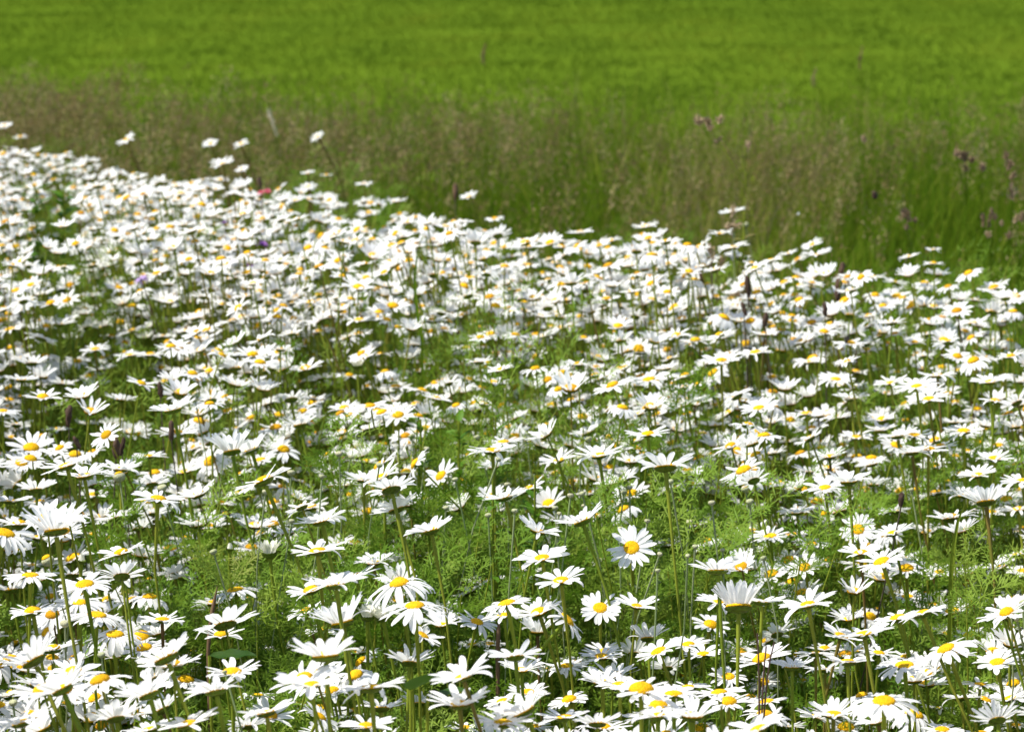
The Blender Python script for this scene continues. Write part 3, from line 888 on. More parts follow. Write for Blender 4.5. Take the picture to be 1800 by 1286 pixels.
# pink two-lobed flower
dep = depth_of(at_height(460, 341, .67)); P = at(460, 341, dep); root = empty("pink_flower", [P[0] + .02, P[1], 0], "pink two-lobed flower on a brown stem at the back left edge", "pink flower"); bs = np.array([P[0] + .02, P[1], 0])
V, F = tube(bezier(np.zeros(3), np.array([0, 0, .3]), P - bs + np.array([.005, 0, -.2]), P - bs, 9), .0012, 6); obj("stem", make_mesh("stem", V, F, [M_DRY]), root)
for k, (px, py) in enumerate(((459, 342), (470, 339))):
    b = Bag(); Q = at(px, py, dep)
    for cup_, f in ((20, 1.0), (55, .95), (78, .85)):
        V, F = petals_of(srng, .0078 * f, .0016, cup_, 9, 5, 3, width=.28, drop=0); b.add(V @ basis([.3 * (1 if k else -1), -.3, .9]).T + Q - bs, F, rnd=.2 + .6 * k)
    obj("flower_head", b.mesh("flower_head", [M_PINK]), root)

# broad leaves
def leaf_plant(name, label, cat, blades, base, m, rnd=.5):
    root = empty(name, base, label, cat); base = np.asarray(base, float)
    for b0, t0, wd, kw in blades:
        V, F = leaf_surface(np.asarray(b0) - base, np.asarray(t0) - base, wd, **kw); lf = obj("leaf", make_mesh("leaf", V, F, [m], rnd=rnd), root)
    b = Bag()
    for b0, t0, wd, kw in blades: b.add(*tube(bezier(np.zeros(3), np.array([0, 0, .1]), np.asarray(b0) - base - [0, 0, .05], np.asarray(b0) - base, 6), .0015, 6))
    obj("stem", b.mesh("stem", [M_STEM]), root)
p0, p1 = at(368, 1152, 2.38), at(448, 1146, 2.35)
leaf_plant("dock_leaf", "long dark green dock leaf lying level above the open fan-shaped daisy", "leaf", [(p0, p1, .011, dict(fold=.3, droop=.003, wave=.001, up=(.1, -.55, .75)))], [p0[0] + .01, p0[1], 0], M_DOCK, 0.0)
p0, p1 = at(722, 1212, 2.26), at(762, 1182, 2.20); p2, p3 = at(752, 1222, 2.25), at(820, 1212, 2.20)
leaf_plant("round_leaf", "round dark green leaf with paler leaves below it, near the bottom centre", "leaf", [(p0, p1, .026, dict(fold=.15, up=(.2, -.6, .7))), (p2, p3, .016, dict(fold=.15, up=(.1, -.5, .8)))], [p0[0], p0[1], 0], M_DOCK, .15)

# tall dark leafy plant on the left, and the leafy stalk at the back edge
def leafy(name, label, cat, x, y, dep, h0, n, size, m, rnd, spread=1.0, lean=0.0):
    P = at(x, y, dep); base = np.array([P[0] + lean, P[1], 0]); rng = np.random.default_rng(int(x)); root = empty(name, base, label, cat)
    b = Bag(); f = Bag()
    for sx in (-.01, .012) if spread > 1 else (0,):
        top = P + np.array([sx * 2, 0, -abs(sx)]); pts = bezier(base + [sx, 0, 0], base + [sx, 0, P[2] * .4], top - [lean * .3, 0, P[2] * .3], top, 10) - base; b.add(*tube(pts, np.linspace(.003, .0012, 10), 6))
        for k in range(n):
            q = rng.uniform(h0, 1); c = pts[min(8, int(q * 9))] * (1 - (q * 9) % 1) + pts[min(9, int(q * 9) + 1)] * ((q * 9) % 1); a = rng.uniform(0, 6.28); l = size * rng.uniform(.6, 1.2) * (1.15 - .5 * q); el = rng.uniform(.1, 1.0)
            V, F = leaf_surface(c, c + l * np.array([cos(a) * cos(el), sin(a) * cos(el), sin(el)]), l * .38, nl=6, nw=3, droop=l * .25); f.add(V, F, rnd=float(np.clip(rng.normal(rnd, .25), 0, 1)))
    obj("stem", b.mesh("stem", [M_STEM]), root); obj("foliage", f.mesh("foliage", [m]), root)
leafy("nettle_plant", "dark green leafy plant standing upright in the white mass at the far left", "leafy plant", 84, 316, 4.45, .25, 110, .05, M_LUSH, .4, 1.5, .03)
leafy("leafy_stalk", "yellow-green leafy stalk beside the tall isolated daisy at the back edge", "leafy plant", 1308, 372, 4.15, .5, 34, .030, M_BLADE, .8, 1, .0)
for i, (x, y, dep) in enumerate(((770,722,3.25),(835,712,3.3),(900,815,2.95))):
    leafy("leafy_plant", ("bright","broad","pale","lush","low","small")[i] + " green leafy plant in the green gap, " + f"{x / 18:.0f}% across and {y / 12.86:.0f}% down", "leafy plant", x, y, dep, .25, 46, .030, M_LUSH, .5, 1.5, 0)
# one broad grass blade, bent grass, dry stem
def one_blade(name, label, cat, pix, dep, width, m, rnd):
    Q = np.array([at(x, y, dep) for x, y in pix]); base = np.array([Q[0][0], Q[0][1], 0.0])
    Q = np.vstack([[base], Q]) if Q[0][2] > .05 else Q
    n = len(Q); wd = width * np.interp(np.linspace(0, 1, n), [0, .3, .7, 1], [.7, 1, .7, .05])
    V = np.stack([Q - CX * wd[:, None] / 2, Q + [0, width * .25, 0], Q + CX * wd[:, None] / 2], 1).reshape(-1, 3)
    o = obj(name, make_mesh(name, V - base, grid_faces(n, 3), [m], rnd=rnd)); o.location = base; tag(o, label, cat)
one_blade("wild_grass", "single broad dark green grass blade rising among daisies, left of centre", "grass blade", [(742,600),(735,560),(730,520),(729,485),(733,450),(741,415)], 3.7, .0045, M_BLADE, .5)
one_blade("wild_grass", "bent pale grass blade pointing right at the back edge", "grass blade", [(1500,560),(1499,500),(1500,440),(1490,436),(1470,450)], 4.0, .0035, M_BLADE, .75)
one_blade("wild_grass", "bright green grass blade standing in the gap at the right", "grass blade", [(1672,1010),(1676,960),(1684,915),(1696,885)], 2.75, .0048, M_BLADE, .8)
for x, pts_, lab in ((372, [(366,1145),(368,1110),(374,1070),(382,1030)], "dry brown stem standing among feathery leaves, left of the dock leaf"), (876, [(875,1140),(876,1110),(878,1085)], "short dry brown stem between yellow-disced daisies at bottom centre")):
    dp = depth_of(at_height(pts_[0][0], pts_[0][1], .50)); Q = np.array([at(a, b_, dp) for a, b_ in pts_]); base = np.array([Q[0][0], Q[0][1], 0]); V, F = tube(np.vstack([[np.zeros(3)], Q - base]), np.interp(np.arange(len(Q) + 1), [0, len(Q) - 1, len(Q)], [.0018, .0022, .0004]), 6)
    o = obj("dry_stem", make_mesh("dry_stem", V, F, [M_DRY])); o.location = base; tag(o, lab, "dry stem")
bq = at(1338, 1190, 2.36); base = np.array([bq[0], bq[1], 0.0]); bb = Bag()
for px_, py_ in ((1331, 1112), (1347, 1135), (1361, 1128)):
    tip_ = at(px_, py_, 2.36); bb.add(*tube(bezier(np.zeros(3), np.array([0, 0, bq[2] * .9]), bq - base - [0, 0, .01], tip_ - base, 10), np.linspace(.0013, .0006, 10), 6))
o = obj("branched_stem", bb.mesh("branched_stem", [M_PURPLESTEM])); o.location = base; tag(o, "dark purple-brown branching stems beside the daisy seen from behind", "dry stem")
stalk("withered_bud", "withered fuzzy brown flower head poking up behind the large blurred daisy", "withered flower", None, 808, 1186, [(808,1176,20,15,0)], M_STEM, M_MAUVE, (.02, .02), srng, "flower_head", dep=2.28)

# insects
def insect(name, label, P, L, ax, wings, bm, wm):
    root = empty(name, P, label, "insect"); b = Bag(); ax = np.asarray(ax, float)
    ph = np.linspace(.05, pi - .05, 9)
    V, F = lathe([(L * .26 * sin(p), -L * .55 * cos(p) - L * .25) for p in ph], 10); b.add(V @ basis(ax).T, F)
    V, F = lathe([(L * .2 * sin(p), -L * .24 * cos(p) + L * .42) for p in ph], 10); b.add(V @ basis(ax).T, F)
    V, F = lathe([(L * .16 * sin(p), -L * .13 * cos(p) + L * .72) for p in ph], 10); b.add(V @ basis(ax).T, F)
    obj("body", b.mesh("body", [bm]), root); Bm = basis(ax)
    for s in (-1, 1):
        for q in (-.1, .3, .55):
            a = Bm[:, 2] * L * q; V, F = tube(np.array([a, a + s * Bm[:, 0] * L * .45 + Bm[:, 1] * L * .12, a + s * Bm[:, 0] * L * .6 - Bm[:, 1] * L * .2]), L * .03, 5); obj("leg", make_mesh("leg", V, F, [bm]), root)
        if wings:
            a = Bm[:, 2] * L * .45 + Bm[:, 1] * L * .2; V, F = leaf_surface(a, a + s * Bm[:, 0] * L * wings + (-Bm[:, 2] * L * .8 if wings < .8 else Bm[:, 1] * L * .3), L * .5, fold=.05, nl=7, nw=5, up=Bm[:, 1]); obj("wing", make_mesh("wing", V, F, [wm]), root)
fd = [d for d in rows if d['x'] == 1495][0]; insect("fly", "dark fly perched on a daisy's petals beside the orange disc", at(1489, 596, fd['dep'] - .006), .0085, [.25, -.2, .9], .45, M_FLY, M_WING)
fd = [d for d in rows if d['x'] == 1630][0]; insect("beetle", "tiny dark beetle on the yellow disc of a two-petalled-up daisy", at(1623, 932, fd['dep'] - .011), .0022, [.3, -.2, .9], 0, M_FLY, M_WING)
insect("moth", "tiny white moth in flight over the green rough grass", at(1403, 376, 4.4), .0030, [.9, 0, .3], 1.0, M_MOTH, M_MOTH)

def noise2(x, y, seed, scales):
    r = np.random.default_rng(seed); v = np.zeros_like(x); tot = 0
    for s, a in scales:
        for _ in range(5):
            th = r.uniform(0, 6.28); f = 2 * pi / s * r.uniform(.7, 1.4)
            v += a * np.sin(f * (x * cos(th) + y * sin(th) * 1.0) + r.uniform(0, 6.28)) / 2.2
        tot += a
    return v / tot


# ------------------------------------------------------------------ where the daisies grow (read off the photo, as a map of the ground)
EDGE = np.array([(-900,150),(-300,215),(0,262),(120,274),(180,286),(220,308),(330,318),(450,334),(600,348),(700,368),(800,388),(900,412),(980,418),(1100,405),(1170,412),(1200,432),(1300,445),(1400,460),(1500,490),(1600,478),(1700,480),(1800,515),(2100,560),(2700,640)], float)
HOLES = [(98,400,44,78,0),(205,580,125,80,.03),(70,625,105,65,.12),(640,440,75,55,.12),(500,385,60,25,.3),(820,715,135,60,.08),(950,850,150,85,.02),(1120,870,160,65,.1),(350,1010,110,120,.25),(430,1120,110,60,.15),
         (1650,585,85,75,.25),(790,900,110,110,.3),(1250,940,150,70,.2),(1680,1000,90,60,.25),(1330,990,80,60,.2),(260,760,120,40,.5),(560,800,90,60,.15),(480,860,110,60,.35),(1210,800,90,50,.25),(760,1000,120,80,.3),(530,1060,70,70,.2),(1690,620,60,50,.6)]
def growth(px, py):
    g = np.clip((py - np.interp(px, EDGE[:, 0], EDGE[:, 1]) + 4 + 9 * np.sin(px / 31.0) * np.sin(px / 83.0 + 1)) / 16, 0, 1)
    for hx, hy, rx, ry, f in HOLES:
        q = ((px - hx) / rx) ** 2 + ((py - hy) / ry) ** 2
        g = np.where(q < 1.4, g * (f + (1 - f) * np.clip((q - .75) / .6, 0, 1)), g)
    return g

# ------------------------------------------------------------------ all the smaller daisies, one mass
protos = []
CUPS = (0, 8, 15, 22, -8, -18, 5, 12, 30, 0, 10, 18, -12, 6, 40, 34, -28, -45)
for i in range(18):
    rng = np.random.default_rng(200 + i); cup = CUPS[i]
    b = Bag(); b.add(*petals_of(rng, 1, .335, cup, int(rng.integers(16, 22)), 4, 3, width=.118, drop=.07), 0)
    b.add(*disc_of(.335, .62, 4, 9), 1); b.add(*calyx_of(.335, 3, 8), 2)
    protos.append((np.concatenate(b.V), np.concatenate(b.F), np.concatenate(b.M)))

fx, fy, fz, fr, fn = [], [], [], [], []
frng = np.random.default_rng(77)
N = 60000
X = frng.uniform(-2.6, 2.6, N); Y = frng.uniform(1.45, 6.6, N); Z = np.clip(frng.normal(.60, .055, N), .36, .72)
px, py, dz = project(np.stack([X, Y, Z], 1))
pxc, pyc, _ = project(np.stack([X, Y, np.full(N, .62)], 1))
g = growth(pxc, pyc)
inside = (px > -60) & (px < 1860) & (py < 1330)
dens = np.where(pyc > 1290, .5, np.where(pyc > 900, .48, np.where(pyc > 690, .62, 1.0)))
patch = noise2(X, Y, 33, [(.55, 1), (.25, .8), (.12, .5)])
dens = np.where((pyc > 1010) & (px > 900), 1.8, np.where(pyc > 1180, .9, dens)) * np.where(pyc < 500, np.clip(.85 + .55 * patch, .12, 1.25), np.clip(.95 + .2 * patch, .6, 1.2))
dens = np.where((px < -150) | (px > 1950), dens * .55, dens)
low = np.where((pyc > 1010) & (px > 900), .10, np.where(pyc < 800, .17, .24))
Z2 = np.where((pyc > 560) & inside, np.clip(Z - low * frng.random(N), .28, .63), Z)
py_edge = np.interp(px, EDGE[:, 0], EDGE[:, 1])
ok = frng.random(N) < g * dens * 1.0
PP = np.stack([X, Y, Z2], 1); px, py, dz = project(PP)
ok &= ~((py < np.interp(px, EDGE[:, 0], EDGE[:, 1]) - 4) & inside)
rad = np.clip(frng.normal(.0238, .0028, N), .016, .030) * np.interp(pyc, [250, 330, 420, 560, 700, 900], [.60, .70, .80, .86, .93, 1.0])
CLEAR = [dict(x=x_, y=y_, w=w_, dep=d_, P=np.array([9., 9, 9])) for x_, y_, w_, d_ in ((464, 338, 26, 5.0), (438, 470, 20, 4.2), (461, 431, 26, 4.4), (394, 393, 16, 4.7), (248, 490, 28, 4.1), (457, 318, 14, 5.0), (98, 350, 40, 4.45), (98, 385, 50, 4.45), (100, 420, 50, 4.4), (1470, 505, 16, 4.0), (1289, 375, 20, 4.3), (1250, 445, 20, 4.2), (204, 787, 16, 3.4), (121, 731, 14, 3.4), (1294, 1105, 60, 2.25), (1288, 1145, 40, 2.25), (1280, 1190, 30, 2.25), (1270, 1230, 24, 2.25), (1032, 960, 24, 2.6), (1060, 1030, 24, 2.6), (1088, 1110, 20, 2.6))]
for d in rows + CLEAR:                               # keep clear views of the daisies placed one by one
    rw = rad * FPX / dz
    k_ = 1.12 if d.get('label') else np.where(py > 1080, .62, .85)
    clash = ((px - d['x']) / (.42 * d['w'] + .75 * rw)) ** 2 + ((py - d['y']) / (.19 * d['w'] + .32 * rw)) ** 2 < k_ ** 2
    ok &= ~(clash & (dz < d['dep'] + .02))
    ok &= ~(((PP - d['P']) ** 2).sum(1) < (.035) ** 2)
idx = np.nonzero(ok)[0]
# thin out heads that would sit inside one another
cell = {}; keep = []
for i in idx:
    k = (int(PP[i, 0] / .035), int(PP[i, 1] / .035), int(PP[i, 2] / .03))
    hit = False
    for a in (-1, 0, 1):
        for b_ in (-1, 0, 1):
            for c_ in (-1, 0, 1):
                for j in cell.get((k[0] + a, k[1] + b_, k[2] + c_), ()):
                    q = PP[i] - PP[j]
                    if q[0] ** 2 + q[1] ** 2 < (.0335 * (rad[i] + rad[j]) / .048) ** 2 and abs(q[2]) < .014: hit = True
    if not hit: cell.setdefault(k, []).append(i); keep.append(i)
keep = np.array(keep)
roll = np.radians(frng.normal(8, 14, N)); tilt = np.radians(frng.normal(3, 13, N))
NN = np.stack([-np.sin(roll), np.sin(tilt), np.cos(roll) * np.cos(tilt)], 1)
items = [(PP[i], NN[i], rad[i], int(frng.integers(16) if frng.random() < .93 else frng.integers(15, 18)), frng.random()) for i in keep]
for d in rest:
    c = int(np.argmin([abs(q - d['cup']) + frng.random() for q in CUPS]))
    items.append((d['P'], d['n'], d['D'] / 2, c, d['rnd']))
mass = Bag()
for k in range(18):
    sub = [it for it in items if it[3] == k]
    if not sub: continue
    V0, F0, M0 = protos[k]
    Bs = np.stack([basis(it[1], frng.uniform(0, 6.28)) * it[2] for it in sub])
    V = np.einsum('nij,vj->nvi', Bs, V0) + np.stack([it[0] for it in sub])[:, None]
    F = F0[None] + (np.arange(len(sub)) * len(V0))[:, None, None]
    mass.add(V, F, np.tile(M0, len(sub)), np.repeat([it[4] for it in sub], len(V0)))
for it in items:
    P, n, r, _, rn = it
    pts, base = stem_points(P - n * r * .12, n, frng, 6)
    mass.add(*tube(pts, np.interp(np.linspace(0, 1, 6), [0, 1], [.0014, .0011]), 4), 3, rn)
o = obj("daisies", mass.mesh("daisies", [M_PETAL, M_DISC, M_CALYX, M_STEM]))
tag(o, "dense mass of smaller white daisies filling the meadow behind and between", None, None, "stuff")
print("daisy mass", len(items))

# ------------------------------------------------------------------ feathery foliage
def feather_leaf(np_, lobes, rng):
    b = Bag()
    def strip(p, q, wd):
        p, q = np.asarray(p, float), np.asarray(q, float); d = q - p; s = np.array([-d[1], d[0], 0]); s /= np.linalg.norm(s) + 1e-9
        m = p + d * .55
        b.add(np.array([p, m - s * wd / 2, q, m + s * wd / 2]), [[0, 1, 2, 3]])
    def curve(x): return np.array([x, 0, .22 * x - .42 * x * x])
    strip(curve(0), curve(.5), .022); strip(curve(.45), curve(1.0), .018)
    for i in range(np_):
        x = .12 + .84 * i / np_; l = .34 * sin(pi * (.16 + .78 * i / np_)) + .04
        for sgn in (-1, 1):
            a = R(52 + rng.normal(0, 6)); c = curve(x + .02 * sgn)
            dv = np.array([cos(a), sgn * sin(a), rng.normal(.15, .28)]); e = c + dv * l
            strip(c, e, .024)
            for j in range(lobes):
                q = c + (e - c) * (.25 + .7 * j / lobes)
                for s2 in (-1, 1):
                    a2 = a + s2 * R(48); dv2 = np.array([cos(a2), sgn * sin(a2), rng.normal(.1, .45)])
                    strip(q, q + dv2 * l * .36 * (1.1 - .4 * j / lobes), .024)
    return np.concatenate(b.V), np.concatenate(b.F)
lrng = np.random.default_rng(3)
LEAF_HI = [feather_leaf(7, 3, lrng) for _ in range(4)]; LEAF_LO = [feather_leaf(5, 1, lrng) for _ in range(3)]
fol = Bag()
def feather_plants(n, xr, yr, hfun, protos_, nleaf, size, rng, keepfun):
    leaves = [[] for _ in protos_]; cnt = 0; tries = 0
    while cnt < n and tries < n * 12:
        tries += 1
        x, y = rng.uniform(*xr), rng.uniform(*yr)
        qx, qy, _ = project([x, y, .5]); qx, qy = qx[0], qy[0]
        if rng.random() > keepfun(qx, qy): continue
        h = hfun(qx, qy, rng); cnt += 1; rn = float(np.clip(rng.normal(.45, .2), 0, .8))
        lean = rng.normal(0, .06, 2); base = np.array([x, y, 0])
        pts = bezier(base, base + [0, 0, h * .4], base + [lean[0] * .5, lean[1] * .5, h * .75], base + [lean[0], lean[1], h], 7)
        fol.add(*tube(pts, np.linspace(.0016, .0007, 7), 4), 1, rn)
        for k in range(nleaf):
            q = (.25 + .75 * (k + rng.random()) / nleaf); f = q * 6; i = min(5, int(f)); c = pts[i] + (pts[i + 1] - pts[i]) * (f - i)
            a = k * 2.4 + rng.normal(0, .4); el = R(rng.normal(32, 14) + 30 * max(0, q - .8)); s = size * rng.uniform(.7, 1.25) * (1.1 - .5 * max(0, q - .6))
            xa = np.array([cos(a) * cos(el), sin(a) * cos(el), sin(el)]); ya = np.array([-sin(a), cos(a), 0]); za = np.cross(xa, ya)
            leaves[int(rng.integers(len(protos_)))].append((c, np.stack([xa, ya, za], 1) * s, float(np.clip(rn + rng.normal(0, .12), 0, 1))))
    for (V0, F0), L in zip(protos_, leaves):
        if not L: continue
        V = np.einsum('nij,vj->nvi', np.stack([l[1] for l in L]), V0) + np.stack([l[0] for l in L])[:, None]
        fol.add(V, F0[None] + (np.arange(len(L)) * len(V0))[:, None, None], 0, np.repeat([l[2] for l in L], len(V0)))
def hole_amount(qx, qy):
    return 1 - float(growth(np.array([qx]), np.array([max(qy, 660)]))[0]) if qy > 640 else 1 - float(growth(np.array([qx]), np.array([qy]))[0])
TALL = [(760,960,210,140),(430,1040,160,150),(1220,1010,190,120),(1120,900,160,80),(1750,1090,90,100),(1640,880,90,60),(1650,590,110,90),(650,440,90,70),(200,580,140,90),(70,760,90,60),(1480,780,110,80),(560,800,110,60)]
def hgt(qx, qy, rng):
    t = max([max(0, 1 - ((qx - a) / c) ** 2 - ((qy - b_) / d_) ** 2) for a, b_, c, d_ in TALL] + [0])
    return rng.uniform(.34, .46) + .15 * min(1, t * 1.6) * rng.uniform(.5, 1)
def kp_near(qx, qy):
    t = max([max(0, 1 - ((qx - a) / c) ** 2 - ((qy - b_) / d_) ** 2) for a, b_, c, d_ in TALL] + [0])
    return .35 + .65 * min(1, 2 * t)
def kp_far(qx, qy):
    e = np.interp(qx, EDGE[:, 0], EDGE[:, 1])
    return 0.0 if qy < e + 30 else .45 + .55 * min(1, hole_amount(qx, qy))
feather_plants(480, (-.75, .75), (1.75, 3.3), hgt, LEAF_HI, 17, .075, np.random.default_rng(11), kp_near)
feather_plants(1350, (-2.0, 2.0), (3.1, 6.0), lambda a, b_, r: r.uniform(.42, .56) + .10 * min(1, hole_amount(a, b_)), LEAF_LO, 14, .075, np.random.default_rng(12), kp_far)
feather_plants(160, (-2.2, -.75), (1.6, 3.3), lambda a, b_, r: r.uniform(.36, .52), LEAF_LO, 14, .075, np.random.default_rng(13), lambda a, b_: 1)
feather_plants(160, (.75, 2.2), (1.6, 3.3), lambda a, b_, r: r.uniform(.36, .52), LEAF_LO, 14, .075, np.random.default_rng(14), lambda a, b_: 1)
o = obj("feathery_foliage", fol.mesh("feathery_foliage", [M_FEATHER, M_STEM], smooth=False))
tag(o, "fine feathery green leaves growing between the daisy stems", None, None, "stuff")

# ------------------------------------------------------------------ grasses
def blades(x, y, h, width, lean, rng, segs=4, zb=None):
    n = len(x); az = rng.uniform(0, 2 * pi, n); la = rng.uniform(0, 2 * pi, n)
    t = np.linspace(0, 1, segs + 1); z0 = np.zeros(n) if zb is None else zb
    cx = x[:, None] + np.cos(la)[:, None] * (lean * h)[:, None] * t[None] ** 2
    cy = y[:, None] + np.sin(la)[:, None] * (lean * h)[:, None] * t[None] ** 2
    cz = z0[:, None] + h[:, None] * (t[None] - .28 * np.clip(lean, 0, 1.5)[:, None] * t[None] ** 3)
    wd = width[:, None] * np.interp(t, [0, .3, .75, 1], [.8, 1, .62, .06])[None]
    ox, oy = np.cos(az)[:, None] * wd / 2, np.sin(az)[:, None] * wd / 2
    V = np.stack([np.stack([cx - ox, cy - oy, cz], -1), np.stack([cx + ox, cy + oy, cz], -1)], 2)      # n, segs+1, 2, 3
    F0 = grid_faces(segs + 1, 2)
    F = F0[None] + (np.arange(n) * (segs + 1) * 2)[:, None, None]
    return V.reshape(-1, 3), F.reshape(-1, 4), (segs + 1) * 2
gr = np.random.default_rng(21)
# blades under the daisies
n = 42000; x = gr.uniform(-2.4, 2.4, n); y = gr.uniform(1.5, 6.2, n)
near = np.abs(x) < .55 + .0 * y
qx, qy, _ = project(np.stack([x, y, np.full(n, .45)], 1)); okb = (qy > np.interp(qx, EDGE[:, 0], EDGE[:, 1]) + 20) & ((np.abs(x) < .2 * y + .25) | (gr.random(n) < .5))
x, y = x[okb], y[okb]; n = len(x)
h = gr.uniform(.16, .52, n); V, F, k = blades(x, y, h, gr.uniform(.002, .005, n), np.abs(gr.normal(.25, .25, n)), gr, 4)
o = obj("meadow_grass", make_mesh("meadow_grass", V, F, [M_BLADE], smooth=True, rnd=np.repeat(np.clip(gr.normal(.45, .22, n), 0, 1), k)))
tag(o, "thin green grass blades growing low among the daisy stems", None, None, "stuff")

# rough grass behind the daisies
def behind(n, ymax, r):
    x = r.uniform(-3.0, 3.0, n); y = r.uniform(3.9, ymax, n); qx, qy, _ = project(np.stack([x, y, np.full(n, .62)], 1))
    k = qy < np.interp(qx, EDGE[:, 0], EDGE[:, 1]) + 6
    return x[k], y[k]
x, y = behind(90000, 7.9, gr); n = len(x)
cl = noise2(x, y, 4, [(.9, 1), (.35, .8), (.15, .6)])
pqx, pqy, _ = project(np.stack([x, y, np.full(n, .45)], 1)); pale = np.exp(-((pqx - 1270) / 170) ** 2 - ((pqy - 320) / 75) ** 2)
h = np.clip(gr.normal(.38, .075, n) + .05 * cl + np.clip(y - 5.6, 0, 1.2) * .12 + np.clip(-.03 * x, -.02, .04), .15, .66)
V, F, k = blades(x, y, h, gr.uniform(.0022, .006, n), np.abs(gr.normal(.28, .25, n)), gr, 4)
rb = Bag(); rb.add(V, F, 0, np.repeat(np.clip(.42 + .22 * cl + 0.55 * pale + gr.normal(0, .2, n), 0, 1), k))
x, y = behind(30000, 7.3, gr); n = len(x)
lw = np.clip(.50 - .60 * x, .34, 1.7) ; sel = gr.random(n) < np.clip((y - 5.2) / 1.1, .10, 1.25) * .62 * lw * np.clip(.75 + 1.0 * noise2(x, y, 51, [(.8, 1), (.3, .8)]), .08, 1.5); x, y = x[sel], y[sel]; n = len(x)
h = np.clip(gr.normal(.555, .04, n) + .015 + np.clip(-.05 * x, -.01, .065) + np.clip(x - .5, 0, .8) * .05 + .035 * noise2(x, y, 52, [(.7, 1), (.25, .7)]), .4, .72)
V, F, k = blades(x, y, h, np.full(n, .0016), np.abs(gr.normal(.12, .1, n)), gr, 4); rb.add(V, F, 0, np.repeat(gr.uniform(.6, 1, n), k))
tips = V.reshape(n, 5, 2, 3).mean(2)
nsp = 34; t = gr.random((n, nsp)) ** .8; tip = tips[:, 4][:, None]; dn = (tips[:, 3] - tips[:, 4]); dn /= np.linalg.norm(dn, axis=1, keepdims=True)
plen = gr.uniform(.06, .13, n)
c = tip + dn[:, None] * (t * plen[:, None])[..., None]; sp = (.006 + .018 * np.sin(pi * np.clip(t + .1, 0, 1)))[..., None]
c = c + gr.normal(0, 1, (n, nsp, 3)) * sp * np.array([.6, .6, .35])
d1 = gr.normal(0, .5, (n, nsp, 3)) + [0, 0, 1.0]; d1 /= np.linalg.norm(d1, axis=-1, keepdims=True); d2 = np.cross(d1, gr.normal(0, 1, (n, nsp, 3))); d2 /= np.linalg.norm(d2, axis=-1, keepdims=True)
Ls = gr.uniform(.003, .0055, (n, nsp, 1)); V = np.stack([c - d1 * Ls, c + d2 * .0014, c + d1 * Ls, c - d2 * .0014], 2).reshape(-1, 3); F = np.arange(len(V)).reshape(-1, 4)
rb.add(V, F, 1, np.repeat(gr.random(n), nsp * 4))
o = obj("rough_grass", rb.mesh("rough_grass", [M_ROUGH, M_SEED]))
tag(o, "tall unmown rough grass with brownish seed heads behind the daisies", None, None, "stuff")

# lawn beyond
n = 330000; x = gr.uniform(-8, 8, n); y = 8.4 + 19.6 * gr.random(n) ** 1.15
k = (np.abs(x) < .21 * y + 1.2) | (gr.random(n) < .35); x, y = x[k], y[k]
def swell(x, y): return .006 * noise2(x * .35, y * 1.2, 8, [(1.6, 1), (.5, .6)]) + .008 * noise2(x, y, 9, [(3.2, 1), (1.3, .5)])
cl = noise2(x, y * 1.6, 14, [(2.6, 1), (.9, 1), (.4, .7)])
h = np.clip(.021 + .008 * cl + gr.normal(0, .003, len(x)), .008, .05)
V, F, k = blades(x, y, h, gr.uniform(.006, .012, len(x)), np.abs(gr.normal(1.0, .4, len(x))), gr, 2, swell(x, y))
tone = noise2(x, y * .3, 15, [(2.2, 1), (.8, .8), (.35, .5)])
o = obj("lawn_grass", make_mesh("lawn_grass", V, F, [M_LAWN], rnd=np.repeat(np.clip(.48 + .45 * tone + gr.normal(0, .07, len(x)), 0, 1), k)))
tag(o, "smooth bright green mown grass of the field in the background", None, None, "stuff")

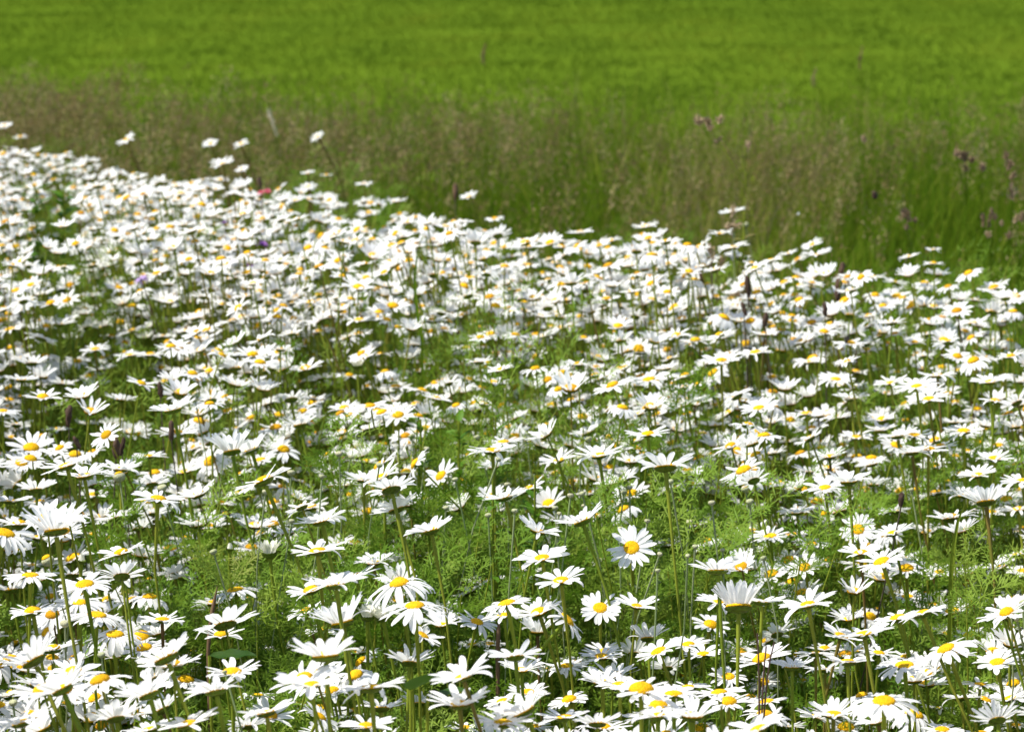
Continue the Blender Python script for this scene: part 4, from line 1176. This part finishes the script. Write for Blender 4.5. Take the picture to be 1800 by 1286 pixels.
# ------------------------------------------------------------------ the ground, one sheet to the horizon
gx = np.concatenate([[-900, -300, -100, -40, -20], np.linspace(-12, 12, 121), [20, 40, 100, 300, 900]])
gy = np.concatenate([[-900, -200, -40, -8], np.linspace(0, 30, 151), [40, 70, 150, 400, 1200]])
GX, GY = np.meshgrid(gx, gy); near = np.clip((GY - 8.6) / 1.5, 0, 1) * np.clip((14 - np.abs(GX)) / 2, 0, 1) * np.clip((32 - GY) / 3, 0, 1)
Z = swell(GX.ravel(), GY.ravel()).reshape(GX.shape) * near - .004
gm = bpy.data.materials.new("meadow_ground"); gm.use_nodes = True; nt = gm.node_tree; p = nt.nodes["Principled BSDF"]; p.inputs["Roughness"].default_value = .9; p.inputs["Specular IOR Level"].default_value = 0
tc = nt.nodes.new("ShaderNodeTexCoord"); sep = nt.nodes.new("ShaderNodeSeparateXYZ"); nt.links.new(tc.outputs["Object"], sep.inputs[0])
far = nt.nodes.new("ShaderNodeMapRange"); far.inputs[1].default_value = 7.6; far.inputs[2].default_value = 9.0; nt.links.new(sep.outputs[1], far.inputs[0])
n1 = nt.nodes.new("ShaderNodeTexNoise"); n1.inputs["Scale"].default_value = 22; n1.inputs["Detail"].default_value = 6; nt.links.new(tc.outputs["Object"], n1.inputs["Vector"])
n2 = nt.nodes.new("ShaderNodeTexNoise"); n2.inputs["Scale"].default_value = .9; n2.inputs["Detail"].default_value = 8; nt.links.new(tc.outputs["Object"], n2.inputs["Vector"])
def two(a, b, f):
    m = nt.nodes.new("ShaderNodeMixRGB"); m.inputs[1].default_value = (*a, 1); m.inputs[2].default_value = (*b, 1); nt.links.new(f, m.inputs[0]); return m.outputs[0]
soil = two((.018, .022, .008), (.045, .06, .015), n1.outputs["Fac"]); turf = two((.05, .09, .006), (.09, .14, .010), n2.outputs["Fac"])
mm = nt.nodes.new("ShaderNodeMixRGB"); nt.links.new(far.outputs[0], mm.inputs[0]); nt.links.new(soil, mm.inputs[1]); nt.links.new(turf, mm.inputs[2]); nt.links.new(mm.outputs[0], p.inputs["Base Color"])
o = obj("ground", make_mesh("ground", np.stack([GX, GY, Z], -1).reshape(-1, 3), grid_faces(len(gy), len(gx)), [gm])); tag(o, "meadow soil and turf running back to the horizon", None, None, "structure")
